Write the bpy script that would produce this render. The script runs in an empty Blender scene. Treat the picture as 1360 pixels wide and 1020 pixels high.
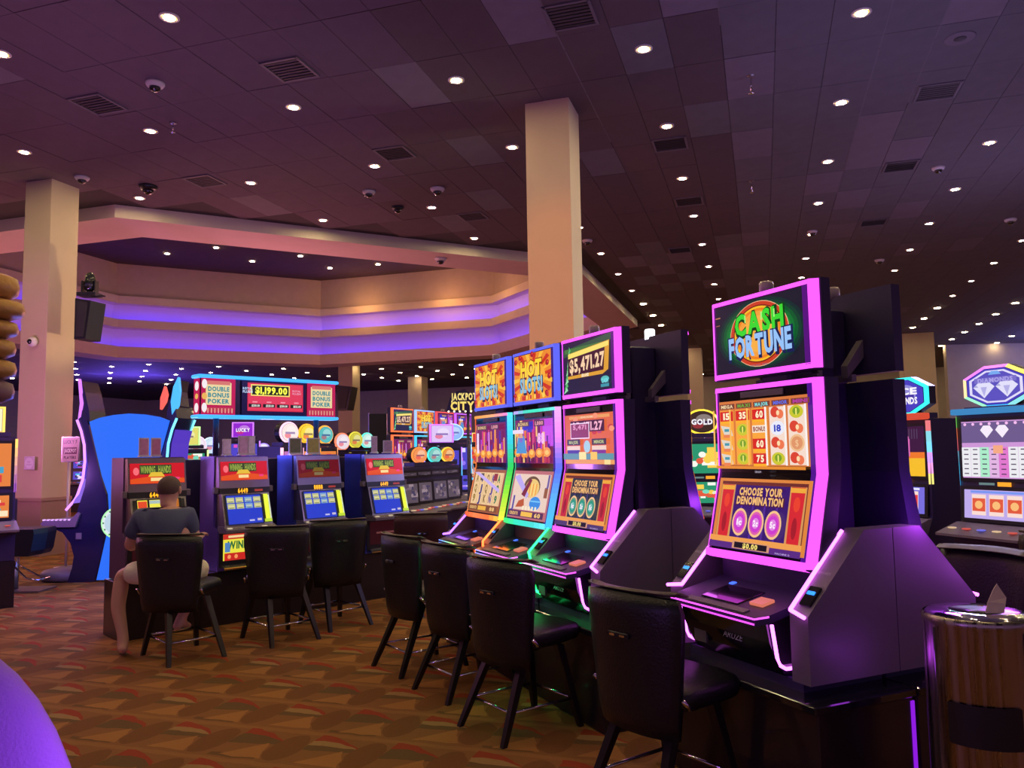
import bpy, math, random
from math import sin, cos, pi, radians, sqrt, atan2
from mathutils import Matrix, Vector
random.seed(7)
S = bpy.context.scene
COL = S.collection
# ------------------------------------------------------------------ camera (image taken as 1360 x 1020)
FPX, PITCH, ROLL, EYE = 1055.0, radians(4.85), radians(-0.95), 1.6
cp, sp, cr, sr = cos(PITCH), sin(PITCH), cos(ROLL), sin(ROLL)
cam = bpy.data.cameras.new('camera'); cam.sensor_width = 36; cam.lens = FPX / 1360 * 36
cam.clip_end = 300; cam.clip_start = .05
camo = bpy.data.objects.new('camera', cam); COL.objects.link(camo)
r_ = Vector((cr, -sr*sp, sr*cp)); u_ = Vector((-sr, -cr*sp, cr*cp)); f_ = Vector((0, cp, sp))
camo.matrix_world = Matrix(((r_.x, u_.x, -f_.x, 0), (r_.y, u_.y, -f_.y, 0), (r_.z, u_.z, -f_.z, EYE), (0, 0, 0, 1)))
S.camera = camo
S.view_settings.view_transform = 'Standard'; S.view_settings.look = 'None'
S.view_settings.gamma = 1; S.view_settings.use_curve_mapping = False
S.view_settings.exposure = 0.0
# ------------------------------------------------------------------ world: dim purple spill of the rest of the hall
W = bpy.data.worlds.new('hall_ambient'); S.world = W; W.use_nodes = True
W.node_tree.nodes['Background'].inputs[0].default_value = (.30, .17, .40, 1)
W.node_tree.nodes['Background'].inputs[1].default_value = .8
S.cycles.use_denoising = True
S.cycles.max_bounces = 6; S.cycles.diffuse_bounces = 3; S.cycles.glossy_bounces = 3
S.cycles.sample_clamp_indirect = 4

def lamp(name, loc, col, power, rad=.3):
    l = bpy.data.lights.new(name, 'POINT'); l.energy = power; l.color = col; l.shadow_soft_size = rad
    o = bpy.data.objects.new(name, l); COL.objects.link(o); o.location = loc
    return o

# ------------------------------------------------------------------ pixel helpers
def ray(x, y):
    u = (x-680)/FPX; v = (510-y)/FPX
    u, v = u*cr - v*sr, u*sr + v*cr
    return Vector((u, cp - v*sp, sp + v*cp))
def atz(x, y, z):
    r = ray(x, y); t = (z-EYE)/r.z
    return Vector((r.x*t, r.y*t, z))
def atY(x, y, Y):
    r = ray(x, y); t = Y/r.y
    return Vector((r.x*t, Y, EYE + r.z*t))

# ------------------------------------------------------------------ materials
def lin(c):
    return tuple((v/255/12.92 if v/255 <= .04045 else ((v/255+.055)/1.055)**2.4) for v in c)
MATS = {}
def mat(name, col, rough=.6, metal=0, spec=.5, bump=0, bscale=60, coat=0, var=0, vscale=3):
    if name in MATS: return MATS[name]
    m = bpy.data.materials.new(name); m.use_nodes = True; nt = m.node_tree; b = nt.nodes['Principled BSDF']
    b.inputs['Base Color'].default_value = (*col, 1); b.inputs['Roughness'].default_value = rough
    b.inputs['Metallic'].default_value = metal; b.inputs['Specular IOR Level'].default_value = spec
    b.inputs['Coat Weight'].default_value = coat
    if bump or var:
        tc = nt.nodes.new('ShaderNodeTexCoord')
    if bump:
        n = nt.nodes.new('ShaderNodeTexNoise'); n.inputs['Scale'].default_value = bscale; n.inputs['Detail'].default_value = 3
        nt.links.new(tc.outputs['Object'], n.inputs['Vector'])
        bp = nt.nodes.new('ShaderNodeBump'); bp.inputs['Strength'].default_value = bump; bp.inputs['Distance'].default_value = .01
        nt.links.new(n.outputs['Fac'], bp.inputs['Height']); nt.links.new(bp.outputs[0], b.inputs['Normal'])
    if var:
        n = nt.nodes.new('ShaderNodeTexNoise'); n.inputs['Scale'].default_value = vscale
        nt.links.new(tc.outputs['Object'], n.inputs['Vector'])
        mx = nt.nodes.new('ShaderNodeMix'); mx.data_type = 'RGBA'
        mx.inputs['A'].default_value = (*[c*(1-var) for c in col], 1); mx.inputs['B'].default_value = (*[min(1, c*(1+var)) for c in col], 1)
        nt.links.new(n.outputs['Fac'], mx.inputs['Factor']); nt.links.new(mx.outputs['Result'], b.inputs['Base Color'])
    MATS[name] = m
    return m
def glow(rgb, k=1.0):
    """self-lit screen or lamp colour given as display rgb, k = brightness factor"""
    rgb = tuple(int(v) for v in rgb)
    key = 'glow_%d_%d_%d_%.2f' % (*rgb, k)
    if key in MATS: return MATS[key]
    m = bpy.data.materials.new(key); m.use_nodes = True; nt = m.node_tree
    b = nt.nodes['Principled BSDF']
    b.inputs['Base Color'].default_value = (.01, .01, .012, 1); b.inputs['Roughness'].default_value = .25
    b.inputs['Specular IOR Level'].default_value = .2
    b.inputs['Emission Color'].default_value = (*lin(rgb), 1); b.inputs['Emission Strength'].default_value = k
    MATS[key] = m
    return m
BLACK = mat('black_plastic', (.012, .012, .016), .35, var=.3)
GLOSS = mat('gloss_black', (.010, .010, .014), .12, coat=.5, var=.2)
SATIN = mat('satin_black_cabinet', (.034, .024, .080), .42, spec=.5, bump=.05, bscale=200)  # blue-violet sheen of scattered light is put into this black
GREYP = mat('charcoal_panel', (.16, .13, .165), .5, bump=.04, bscale=150)
LEATHER = mat('black_leather', (.009, .009, .012), .38, bump=.25, bscale=90, var=.3)
MAROON = mat('maroon_leather', (.05, .012, .016), .45, bump=.25, bscale=90, var=.3)
WOODB = mat('black_wood', (.012, .009, .008), .35, var=.3)
CHROME = mat('chrome', (.75, .74, .72), .12, 1, var=.05)
STEEL = mat('brushed_steel', (.44, .37, .34), .36, 1, var=.5, vscale=9)
SILVER = mat('silver_trim', (.30, .27, .29), .3, .9, var=.1)
CREAM = mat('cream_plaster', (.62, .54, .42), .75, bump=.05, bscale=25, var=.06)
COLP = mat('cream_column_paint', (.56, .44, .30), .7, bump=.05, bscale=25, var=.05)
RINGP = mat('rose_plaster', (.60, .46, .42), .8, bump=.05, bscale=25, var=.06)
WALLP = mat('tan_wall_paint', (.38, .31, .25), .8, bump=.05, bscale=20, var=.08)
TILES = [mat('ceiling_tile_%s' % n, c, .85, bump=.2, bscale=120, var=.15, vscale=4) for n, c in
         (('plum', (.115, .078, .112)), ('charcoal', (.125, .115, .135)), ('slate', (.165, .14, .175)), ('brown', (.092, .066, .078)))]  # plum, charcoal and brown carry the coloured machine glow on the tiles
SLAB = mat('ceiling_slab', (.05, .04, .048), .9, var=.2)
TBAR = mat('ceiling_grid_bar', (.13, .11, .14), .6, var=.1)
GRILLE = mat('dark_grille', (.02, .018, .022), .6, var=.2)
WHITEP = mat('white_plastic', (.6, .55, .56), .4, var=.04)
PLINTH = mat('plinth_laminate', (.014, .010, .014), .3, coat=.3, var=.3)
BLUEC = mat('blue_cabinet', (.04, .05, .42), .3, .2, bump=.05, bscale=200)
PURPC = mat('purple_brown_cabinet', (.11, .06, .13), .4, .2, bump=.05, bscale=200)

def streaks(m):
    nt = m.node_tree; n = [x for x in nt.nodes if x.type == 'TEX_NOISE'][0]; tc = [x for x in nt.nodes if x.type == 'TEX_COORD'][0]
    mp = nt.nodes.new('ShaderNodeMapping'); mp.inputs['Scale'].default_value = (6, 6, .12)
    nt.links.new(tc.outputs['Object'], mp.inputs[0]); nt.links.new(mp.outputs[0], n.inputs['Vector']); n.inputs['Detail'].default_value = 4
    mr = nt.nodes.new('ShaderNodeMapRange'); mr.inputs[1].default_value = .35; mr.inputs[2].default_value = .65; mr.inputs[3].default_value = .2; mr.inputs[4].default_value = .5
    nt.links.new(n.outputs['Fac'], mr.inputs[0]); nt.links.new(mr.outputs[0], nt.nodes['Principled BSDF'].inputs['Roughness'])
streaks(STEEL)
# ------------------------------------------------------------------ mesh builder
class MB:
    def __init__(s): s.v = []; s.f = []; s.m = []; s.mats = []; s.sm = []
    def mi(s, m):
        if m not in s.mats: s.mats.append(m)
        return s.mats.index(m)
    def add(s, vs, fs, m, smooth=False, M=None):
        o = len(s.v); k = s.mi(m)
        for p in vs:
            p = Vector(p)
            s.v.append(tuple(M @ p) if M else tuple(p))
        for f in fs: s.f.append([i+o for i in f]); s.m.append(k); s.sm.append(smooth)
        return s
    def box(s, c, d, m, M=None, bev=0):
        x, y, z = [t/2 for t in d]
        if bev <= 0:
            vs = [(c[0]+a*x, c[1]+b*y, c[2]+e*z) for a in (-1, 1) for b in (-1, 1) for e in (-1, 1)]
            return s.add(vs, [(0, 1, 3, 2), (4, 6, 7, 5), (0, 4, 5, 1), (2, 3, 7, 6), (0, 2, 6, 4), (1, 5, 7, 3)], m, False, M)
        bev = min(bev, x*.99, y*.99, z*.99)
        # rounded: octagonal rings in z
        def ringp(ix, iy, zz):
            X, Y = x-ix, y-ix
            b2 = bev*.7
            return [(c[0]-X+b2, c[1]-Y, zz), (c[0]+X-b2, c[1]-Y, zz), (c[0]+X, c[1]-Y+b2, zz), (c[0]+X, c[1]+Y-b2, zz),
                    (c[0]+X-b2, c[1]+Y, zz), (c[0]-X+b2, c[1]+Y, zz), (c[0]-X, c[1]+Y-b2, zz), (c[0]-X, c[1]-Y+b2, zz)]
        rr = [ringp(bev*.6, 0, c[2]-z), ringp(0, 0, c[2]-z+bev*.6), ringp(0, 0, c[2]+z-bev*.6), ringp(bev*.6, 0, c[2]+z)]
        return s.loft(rr, m, True, True, False, M)
    def loft(s, rings, m, cap0=True, cap1=True, smooth=True, M=None, closed=True):
        n = len(rings[0]); vs = [p for r in rings for p in r]; fs = []
        for i in range(len(rings)-1):
            for j in range(n if closed else n-1):
                k = (j+1) % n
                fs.append((i*n+j, i*n+k, (i+1)*n+k, (i+1)*n+j))
        if cap0: fs.append(tuple(reversed(range(n))))
        if cap1: fs.append(tuple((len(rings)-1)*n+j for j in range(n)))
        return s.add(vs, fs, m, smooth, M)
    def prism(s, poly, axis, a, b, m, M=None):
        """poly: 2D points in the plane normal to axis ('x': (y,z), 'y': (x,z), 'z': (x,y))"""
        def p3(p, t): return (t, p[0], p[1]) if axis == 'x' else ((p[0], t, p[1]) if axis == 'y' else (p[0], p[1], t))
        n = len(poly); vs = [p3(p, a) for p in poly] + [p3(p, b) for p in poly]
        fs = [tuple(range(n)), tuple(reversed(range(n, 2*n)))] + [(i, i+n, (i+1) % n+n, (i+1) % n) for i in range(n)]
        return s.add(vs, fs, m, False, M)
    def tube(s, pts, r, m, seg=8, M=None, cap=True):
        pts = [Vector(p) for p in pts]; rings = []
        for i, p in enumerate(pts):
            d = (pts[min(i+1, len(pts)-1)] - pts[max(i-1, 0)]).normalized()
            a = Vector((0, 0, 1)) if abs(d.z) < .9 else Vector((1, 0, 0))
            u = d.cross(a).normalized(); w = d.cross(u)
            rr = r[i] if isinstance(r, (list, tuple)) else r
            rings.append([tuple(p + u*rr*cos(2*pi*k/seg) + w*rr*sin(2*pi*k/seg)) for k in range(seg)])
        return s.loft(rings, m, cap, cap, True, M)
    def lathe(s, prof, m, seg=20, c=(0, 0), M=None, sx=1, sy=1, cap=True):
        rings = [[(c[0]+r*sx*cos(2*pi*k/seg), c[1]+r*sy*sin(2*pi*k/seg), z) for k in range(seg)] for r, z in prof]
        return s.loft(rings, m, cap, cap, True, M)
    def ball(s, c, r, m, seg=14, rg=8, M=None):
        if not isinstance(r, (list, tuple)): r = (r, r, r)
        rings = []
        for i in range(rg+1):
            t = -pi/2 + pi*i/rg; t = max(-pi/2+.01, min(pi/2-.01, t))
            rings.append([(c[0]+r[0]*cos(t)*cos(2*pi*k/seg), c[1]+r[1]*cos(t)*sin(2*pi*k/seg), c[2]+r[2]*sin(t)) for k in range(seg)])
        return s.loft(rings, m, True, True, True, M)
    def quad(s, pts, m, M=None): return s.add(pts, [tuple(range(len(pts)))], m, False, M)
    def build(s, name, parent=None):
        me = bpy.data.meshes.new(name); me.from_pydata(s.v, [], s.f)
        for m in s.mats: me.materials.append(m)
        me.polygons.foreach_set('material_index', s.m)
        me.polygons.foreach_set('use_smooth', s.sm)
        me.update()
        if not name.startswith('_'):
            import bmesh
            if len(s.f) < 60000 and getattr(s, 'fix', True):
                bm = bmesh.new(); bm.from_mesh(me); bmesh.ops.recalc_face_normals(bm, faces=bm.faces); bm.to_mesh(me); bm.free()
        o = bpy.data.objects.new(name, me); COL.objects.link(o)
        if parent: o.parent = parent
        return o
def empty(name, loc, rz=0, parent=None):
    o = bpy.data.objects.new(name, None); COL.objects.link(o); o.location = loc; o.rotation_euler = (0, 0, rz)
    o.empty_display_size = .1
    if parent: o.parent = parent
    return o
def tag(o, label=None, cat=None, group=None, kind=None):
    if label: o['label'] = label
    if cat: o['category'] = cat
    if group: o['group'] = group
    if kind: o['kind'] = kind
    return o
def copy_tree(o, parent=None):
    c = o.copy(); COL.objects.link(c); c.parent = parent
    for ch in list(o.children): copy_tree(ch, c)
    return c

# ------------------------------------------------------------------ lettering, cached one glyph at a time
GL = {}
def make_glyphs():
    obs = []
    for off in (0, .045, .10):
        for ch in "ABCDEFGHIJKLMNOPQRSTUVWXYZabcdefghiklmnoprstuwyvx0123456789$.,!":
            cu = bpy.data.curves.new('glyph', 'FONT'); cu.body = ch; cu.offset = off; cu.resolution_u = 2
            o = bpy.data.objects.new('glyph', cu); COL.objects.link(o); obs.append((ch, off, o))
    bpy.context.view_layer.update(); dg = bpy.context.evaluated_depsgraph_get()
    for ch, off, o in obs:
        me = bpy.data.meshes.new_from_object(o.evaluated_get(dg))
        vs = [(v.co.x, v.co.y) for v in me.vertices]; fs = [tuple(p.vertices) for p in me.polygons]
        GL[(ch, {0: 0, .045: 1, .10: 2}[off])] = (vs, fs, min(v[0] for v in vs), max(v[0] for v in vs))
        bpy.data.meshes.remove(me)
    for _, _, o in obs:
        cu = o.data; bpy.data.objects.remove(o); bpy.data.curves.remove(cu)
make_glyphs()

class Canvas:
    """flat print on a screen or sign: shapes in (u, v), u right, v up, laid on the plane P + uU + vV"""
    def __init__(s, P, U, V, N=None, mb=None):
        s.P, s.U, s.V = Vector(P), Vector(U), Vector(V); s.N = Vector(N) if N else s.U.cross(s.V).normalized()
        s.mb = mb or MB(); s.mb.fix = False; s.l = 0
    def pt(s, u, v): return s.P + s.U*u + s.V*v + s.N*(s.l*.0005)
    def poly(s, pts, col, k=1.0, m=None):
        s.l += 1; s.mb.add([s.pt(*p) for p in pts], [tuple(range(len(pts)))], m or glow(col, k)); return s
    def rect(s, u, v, w, h, col, k=1.0, m=None): return s.poly([(u-w/2, v-h/2), (u+w/2, v-h/2), (u+w/2, v+h/2), (u-w/2, v+h/2)], col, k, m)
    def oval(s, u, v, a, b, col, k=1.0, n=24, m=None): return s.poly([(u+a*cos(2*pi*i/n), v+b*sin(2*pi*i/n)) for i in range(n)], col, k, m)
    def text(s, t, u, v, h, col, w=None, k=1.0, bold=False, rot=0, m=None):
        x = 0; parts = []
        for ch in t:
            if ch == ' ': x += .32; continue
            vs, fs, x0, x1 = GL[(ch, int(bold))]
            parts.append((vs, fs, x-x0)); x += x1-x0+.07
        tw = x-.07; sy = h/.70; sx = sy if w is None else w/tw
        s.l += 1; mm = m or glow(col, k); c_, s_ = cos(rot), sin(rot)
        for vs, fs, dx in parts:
            out = []
            for a, b in vs:
                a = (a+dx-tw/2)*sx; b = (b-.35)*sy
                out.append(s.pt(u+a*c_-b*s_, v+a*s_+b*c_))
            s.mb.add(out, fs, mm)
        return s
    def otext(s, t, u, v, h, col, edge, w=None, k=1.0, rot=0):
        ww = w if w is None else w*1.05
        s.text(t, u+.03*h, v-.05*h, h*1.06, edge, ww, .8, 2, rot); return s.text(t, u, v, h, col, w, k, 1, rot)
    def build(s, name, parent): return s.mb.build(name, parent)

# ------------------------------------------------------------------ layout constants
GA = radians(17.4)
AX = Vector((cos(GA), -sin(GA), 0)); BX = Vector((sin(GA), cos(GA), 0))
def ab(a, b, z=0): return AX*a + BX*b + Vector((0, 0, z))
def to_ab(p): return (p[0]*AX.x + p[1]*AX.y, p[0]*BX.x + p[1]*BX.y)
CEIL = 6.4; BAY = 2.414
OC = (-16.8, 24.4); OI, OO = 11.2, 12.5
def octo(r, z, n=8):
    k = r*math.tan(pi/8)
    pts = [(-k, -r), (k, -r), (r, -k), (r, k), (k, r), (-k, r), (-r, k), (-r, -k)]
    return [ab(OC[0]+p, OC[1]+q, z) for p, q in pts]
def in_octo(a, b, r):
    a = abs(a-OC[0]); b = abs(b-OC[1])
    return max(a, b, (a+b)/sqrt(2)) < r

# ================================================================== STRUCTURE
# --- carpet
def carpet():
    m = bpy.data.materials.new('casino_carpet'); m.use_nodes = True; nt = m.node_tree
    bs = nt.nodes['Principled BSDF']; bs.inputs['Roughness'].default_value = .95; bs.inputs['Specular IOR Level'].default_value = .15
    class E:
        def __init__(s, o): s.o = o
        @staticmethod
        def op(k, *a):
            n = nt.nodes.new('ShaderNodeMath'); n.operation = k
            for i, x in enumerate(a):
                if isinstance(x, E): nt.links.new(x.o, n.inputs[i])
                else: n.inputs[i].default_value = x
            return E(n.outputs[0])
        def __add__(s, x): return E.op('ADD', s, x)
        def __sub__(s, x): return E.op('SUBTRACT', s, x)
        def __rsub__(s, x): return E.op('SUBTRACT', x, s)
        def __mul__(s, x): return E.op('MULTIPLY', s, x)
        def __truediv__(s, x): return E.op('DIVIDE', s, x)
        def gt(s, x): return E.op('GREATER_THAN', s, x)
        def lt(s, x): return E.op('LESS_THAN', s, x)
    tc = nt.nodes.new('ShaderNodeTexCoord'); sx = nt.nodes.new('ShaderNodeSeparateXYZ'); nt.links.new(tc.outputs['Object'], sx.inputs[0])
    X, Y = E(sx.outputs[0]), E(sx.outputs[1])
    nz = nt.nodes.new('ShaderNodeTexNoise'); nz.inputs['Scale'].default_value = 7; nt.links.new(tc.outputs['Object'], nz.inputs[0])
    wob = (E(nz.outputs['Fac'])-.5)*.10
    a = (X*AX.x + Y*AX.y)/.47 + wob + 200.25
    b = (X*BX.x + Y*BX.y)/.47 + wob + 200.1
    fa, fb = E.op('FLOOR', a), E.op('FLOOR', b)
    u, v = a-fa, b-fb
    par = E.op('MODULO', fa+fb, 2).gt(.5)
    def mixc(base, col, fac):
        n = nt.nodes.new('ShaderNodeMix'); n.data_type = 'RGBA'
        if isinstance(base, tuple): n.inputs['A'].default_value = (*base, 1)
        else: nt.links.new(base, n.inputs['A'])
        n.inputs['B'].default_value = (*col, 1); nt.links.new(fac.o, n.inputs['Factor'])
        return n.outputs['Result']
    bm_ = lin((134, 90, 48))
    c = lambda *r: tuple((x*.72+y*.28)*1.05 for x, y in zip(lin(r), bm_))
    base = c(122, 84, 46)
    base = c(134, 92, 50)
    band = v.gt(.9)
    col = mixc(base, c(148, 104, 58), band)
    # swoosh between the leaves, upper half of the cell
    w = u/.62
    on = w.lt(1)
    t = .93 - (w*w)*.30
    red = on*v.lt(t)*v.gt(t-.20+w*.17)
    low = on*v.lt(t-.19+w*.17)*v.gt(w*.06+.44)
    cream = low*v.gt(.60)*par
    col = mixc(col, c(92, 76, 46), low)
    col = mixc(col, c(158, 128, 82), cream)
    col = mixc(col, c(152, 46, 30), red)
    dark = on*v.lt(.12)*v.gt(.04)*(1-par)
    col = mixc(col, c(98, 72, 40), dark)
    # light triangle, lower half
    tri = v.gt(.08)*v.lt((u-.12)*1.15+.08)*v.lt((.68-u)*2.6+.08)
    col = mixc(col, c(166, 114, 60), tri)
    # round leaf
    du, dv = (u-.80)/.20, (v-.46)/.40
    leaf = (du*du + dv*dv).lt(1)
    col = mixc(col, c(112, 72, 38), leaf)
    # fleck
    n2 = nt.nodes.new('ShaderNodeTexNoise'); n2.inputs['Scale'].default_value = 90; n2.inputs['Detail'].default_value = 2
    nt.links.new(tc.outputs['Object'], n2.inputs[0])
    mm = nt.nodes.new('ShaderNodeMix'); mm.data_type = 'RGBA'; mm.blend_type = 'MULTIPLY'; mm.inputs['Factor'].default_value = .55
    nt.links.new(col, mm.inputs['A']); nt.links.new(n2.outputs['Color'], mm.inputs['B'])
    hs = nt.nodes.new('ShaderNodeMix'); hs.data_type = 'RGBA'; hs.inputs['Factor'].default_value = .6
    nt.links.new(mm.outputs['Result'], hs.inputs['A']); nt.links.new(col, hs.inputs['B'])
    nt.links.new(hs.outputs['Result'], bs.inputs['Base Color'])
    bp = nt.nodes.new('ShaderNodeBump'); bp.inputs['Strength'].default_value = .3; bp.inputs['Distance'].default_value = .005
    nt.links.new(n2.outputs['Fac'], bp.inputs['Height']); nt.links.new(bp.outputs[0], bs.inputs['Normal'])
    return m
fl = MB(); fl.prism([tuple(ab(a, b))[:2] for a, b in ((-52, -9), (34, -9), (34, 56), (-52, 56))], 'z', -.1, 0, carpet())
tag(fl.build('floor'), kind='structure')
# --- ceiling slab with octagonal opening
cl = MB()
o8 = octo(OO-.05, CEIL+.03); rect = [ab(a, b, CEIL+.03) for a, b in ((-52, -9), (34, -9), (34, 56), (-52, 56))]
# fan: connect each rectangle corner region
verts = [tuple(p) for p in o8] + [tuple(p) for p in rect]
cl.add(verts, [(8, 9, 1, 0), (9, 2, 1), (9, 10, 3, 2), (10, 4, 3), (10, 11, 5, 4), (11, 6, 5), (11, 8, 7, 6), (8, 0, 7)], SLAB)
ceiling = tag(cl.build('ceiling'), kind='structure')
# light grid
LA0, LB0 = .259*4.8, .83*BAY
COLS = [(.835, 10.46), (-7.75, 13.35)]
tile_mesh = []
for i, m in enumerate(TILES):
    t = MB(); t.box((0, 0, 0), (.598, 1.200, .02), m, bev=.003); ob = t.build('_tile'); tile_mesh.append(ob.data); bpy.data.objects.remove(ob)
cells = []
for i in range(-70, 50):
    for j in range(-8, 46):
        a = LA0 + i*BAY/4; b = LB0 + j*BAY/2
        if not (-50 < a < 33 and b > -8.5): continue
        if in_octo(a, b, OO+.65): continue
        p = ab(a, b)
        if p.y < .6 or abs(p.x) > p.y*.70+1.2 or p.y > 52: continue
        cells.append((p.length, a, b, p))
cells.sort(key=lambda c: c[0])
def shade(a, b):  # tile tone by side of view paints the glow into the ceiling
    p = ab(a, b); h = random.random()
    q = p.x/p.y; sp_ = 2 if random.random() < .07 else None
    if sp_: return sp_
    if q > .28: return 1
    if q < -.15: return 0
    return 3 if random.random() < .85 else 1
for n, (d, a, b, p) in enumerate(cells[:300]):
    o = bpy.data.objects.new('ceiling_tile', tile_mesh[shade(a, b)]); COL.objects.link(o); o.parent = ceiling
    o.location = (p.x, p.y, CEIL + .008 + random.uniform(-.003, .003)); o.rotation_euler = (0, 0, -GA)
rest = MB(); rest.fix = False
Rz = Matrix.Rotation(-GA, 4, 'Z')
for d, a, b, p in cells[300:]:
    M = Matrix.Translation((p.x, p.y, CEIL)) @ Rz
    x, y = .299, .60
    rest.add([(-x, -y, 0), (x, -y, 0), (x, y, 0), (-x, y, 0), (-x, -y, .02), (x, -y, .02), (x, y, .02), (-x, y, .02)],
             [(0, 3, 2, 1), (0, 1, 5, 4), (1, 2, 6, 5), (2, 3, 7, 6), (3, 0, 4, 7)], TILES[shade(a, b)], False, M)
tag(rest.build('ceiling_tile_field', ceiling), kind='stuff')
# pale grid bars along chosen tile joints, mostly on the right
gb = MB()
def bar(p, q, w=.018):
    a, b = atz(*p, CEIL-.004), atz(*q, CEIL-.004); d = (b-a).normalized(); n = Vector((d.y, -d.x, 0))*w/2
    gb.add([a+n, b+n, b-n, a-n, a+n+Vector((0, 0, .02)), b+n+Vector((0, 0, .02)), b-n+Vector((0, 0, .02)), a-n+Vector((0, 0, .02))],
           [(0, 1, 2, 3), (0, 4, 5, 1), (1, 5, 6, 2), (2, 6, 7, 3), (3, 7, 4, 0)], TBAR)
for a, b0, b1 in ((LA0+BAY*.125, .6, 16), (LA0+BAY*.375, .6, 12), (LA0+BAY*.625, 1, 7), (LA0-BAY*.625, 1, 9), (LA0-BAY*1.375, 3, 12)):
    for s_ in [(b0+i*1.2, min(b1, b0+i*1.2+1.18)) for i in range(int((b1-b0)/1.2)+1)]:
        P, Q = ab(a, s_[0], CEIL-.004), ab(a, s_[1], CEIL-.004)
        if P.y < .6: continue
        n = AX*.009
        gb.add([P+n, Q+n, Q-n, P-n], [(0, 1, 2, 3)], TBAR)
for b, a0, a1 in ((LB0+BAY*.25, 1.2, 4.5), (LB0+BAY*.75, 1.2, 4.2), (LB0+BAY*1.75, .9, 3.0), (LB0+BAY*2.25, 1, 3), (LB0+BAY*.75, -9, -6)):
    P, Q = ab(a0, b, CEIL-.004), ab(a1, b, CEIL-.004); n = BX*.009
    gb.add([P+n, Q+n, Q-n, P-n], [(0, 1, 2, 3)], TBAR)
tag(gb.build('grid_bar', ceiling), 'pale metal grid bars between the dark ceiling tiles', kind='stuff')

# --- stepped octagonal recess
rec = empty('trim_1', ab(OC[0], OC[1], 0)); tag(rec, kind='structure')
rec.location = (0, 0, 0)
def band(name, r0, z0, r1, z1, m, par=rec, lab=None):
    b = MB(); A = octo(r0, z0); B = octo(r1, z1)
    b.add([tuple(p) for p in A+B], [(i, (i+1) % 8, (i+1) % 8+8, i+8) for i in range(8)], m)
    b.fix = False
    o = b.build(name, par)
    if lab: o['label'] = lab
    return o
Z0 = 6.18
band('fascia', OO, CEIL+.03, OO, Z0, CREAM, lab='thin cream outer edge of the ceiling recess')
band('soffit', OO, Z0, OI, Z0, RINGP, lab='rose plaster underside of the ceiling recess')
band('lower_lip', OI, Z0, OI, 6.70, RINGP)
band('lower_shelf', OI, 6.50, OI+.7, 6.5, CREAM)
COVE = mat('cove_plaster', (.62, .6, .66), .85, bump=.05, bscale=25)
band('lower_cove_wall', OI+.7, 6.5, OI+.45, 7.55, COVE)
band('middle_shelf_underside', OI+.45, 7.55, OI+.02, 7.58, CREAM)
band('middle_lip', OI+.02, 7.58, OI+.02, 7.96, CREAM)
band('middle_shelf', OI+.02, 7.78, OI+.7, 7.78, CREAM)
band('upper_cove_wall', OI+.7, 7.8, OI+.45, 8.68, COVE)
band('upper_shelf_underside', OI+.45, 8.68, OI+.04, 8.7, CREAM)
band('upper_lip', OI+.04, 8.7, OI+.04, 9.06, CREAM)
band('upper_shelf', OI+.04, 9.06, OI+.25, 9.06, CREAM)
band('upper_wall', OI+.25, 9.06, OI+.25, 10.6, mat('olive_tan_plaster', (.46, .38, .30), .8, bump=.05, bscale=25, var=.08))
tc_ = MB(); tc_.fix = False; tc_.add([tuple(p) for p in octo(OI+.3, 10.6)], [tuple(range(8))], mat('tray_ceiling_paint', (.07, .045, .05), .9, var=.2)); tc_.build('tray_ceiling', rec)
VIO = glow((92, 50, 255), 17)
for nm, z in (('lower_cove_light', 6.60), ('upper_cove_light', 7.86)):
    b = MB(); A = octo(OI+.12, z); B = octo(OI+.12, z+.07)
    b.add([tuple(p) for p in A+B], [(i, (i+1) % 8, (i+1) % 8+8, i+8) for i in range(8)], VIO); b.fix = False
    tag(b.build(nm, rec), 'hidden violet LED strip')

# --- far walls
def wall(name, P, Q, h=6.45, th=.3, m=WALLP):
    P, Q = Vector(P), Vector(Q); d = (Q-P).normalized(); n = Vector((-d.y, d.x, 0))*th
    b = MB(); b.prism([tuple(P)[:2], tuple(Q)[:2], tuple(Q+n)[:2], tuple(P+n)[:2]], 'z', 0, h, m)
    return tag(b.build(name), kind='structure')
wall('wall_back', ab(-52, 55), ab(34, 55))
wall('wall_left', ab(-50, -8), ab(-50, 55))
pR0, pR1 = atz(1256, 458, CEIL), atz(1500, 452, CEIL)
wall('wall_right', pR0, pR0 + (pR1-pR0)*1.5)
def column(c, w, label, m=COLP, cap=CEIL+.03, rail=True):
    e = empty('column', (c[0], c[1], 0), -GA)
    b = MB(); b.box((0, 0, cap/2), (w, w, cap), m, bev=.008); b.build('shaft', e)
    if rail:
        b = MB(); b.box((0, 0, .45), (w+.02, w+.02, .9), mat('tan_wainscot', (.36, .22, .17), .6, var=.1)); b.build('wainscot', e)
        b = MB(); b.box((0, 0, .93), (w+.05, w+.05, .06), mat('tan_wainscot', (.36, .22, .17), .6), bev=.01); b.build('chair_rail', e)
    tag(e, label, 'column'); return e
def col_from_corner(px, py, w, label, **k):
    p = atz(px, py, CEIL); c = p + AX*0 + (-AX*w/2) + BX*w/2
    return column((c.x, c.y), w, label, **k), c
c1, C1 = col_from_corner(755, 129, .62, 'square tan column in the middle rising to the dark ceiling behind the purple framed machines')
c2, C2 = col_from_corner(69, 237, .58, 'square pink lit column at the left with a wall speaker on its side')
far = [((468, 484), .85, 'pale far column beside the wall speaker under the blue lit recess'),
       ((560, 500), .95, 'tan far column behind the small orange and blue framed machines'),
       ((1240, 441), 1.25, 'wide tan far column behind the hexagon topped machines at right'),
       ((931, 462), .7, 'narrow far column seen between the two purple framed machine banks')]
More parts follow.
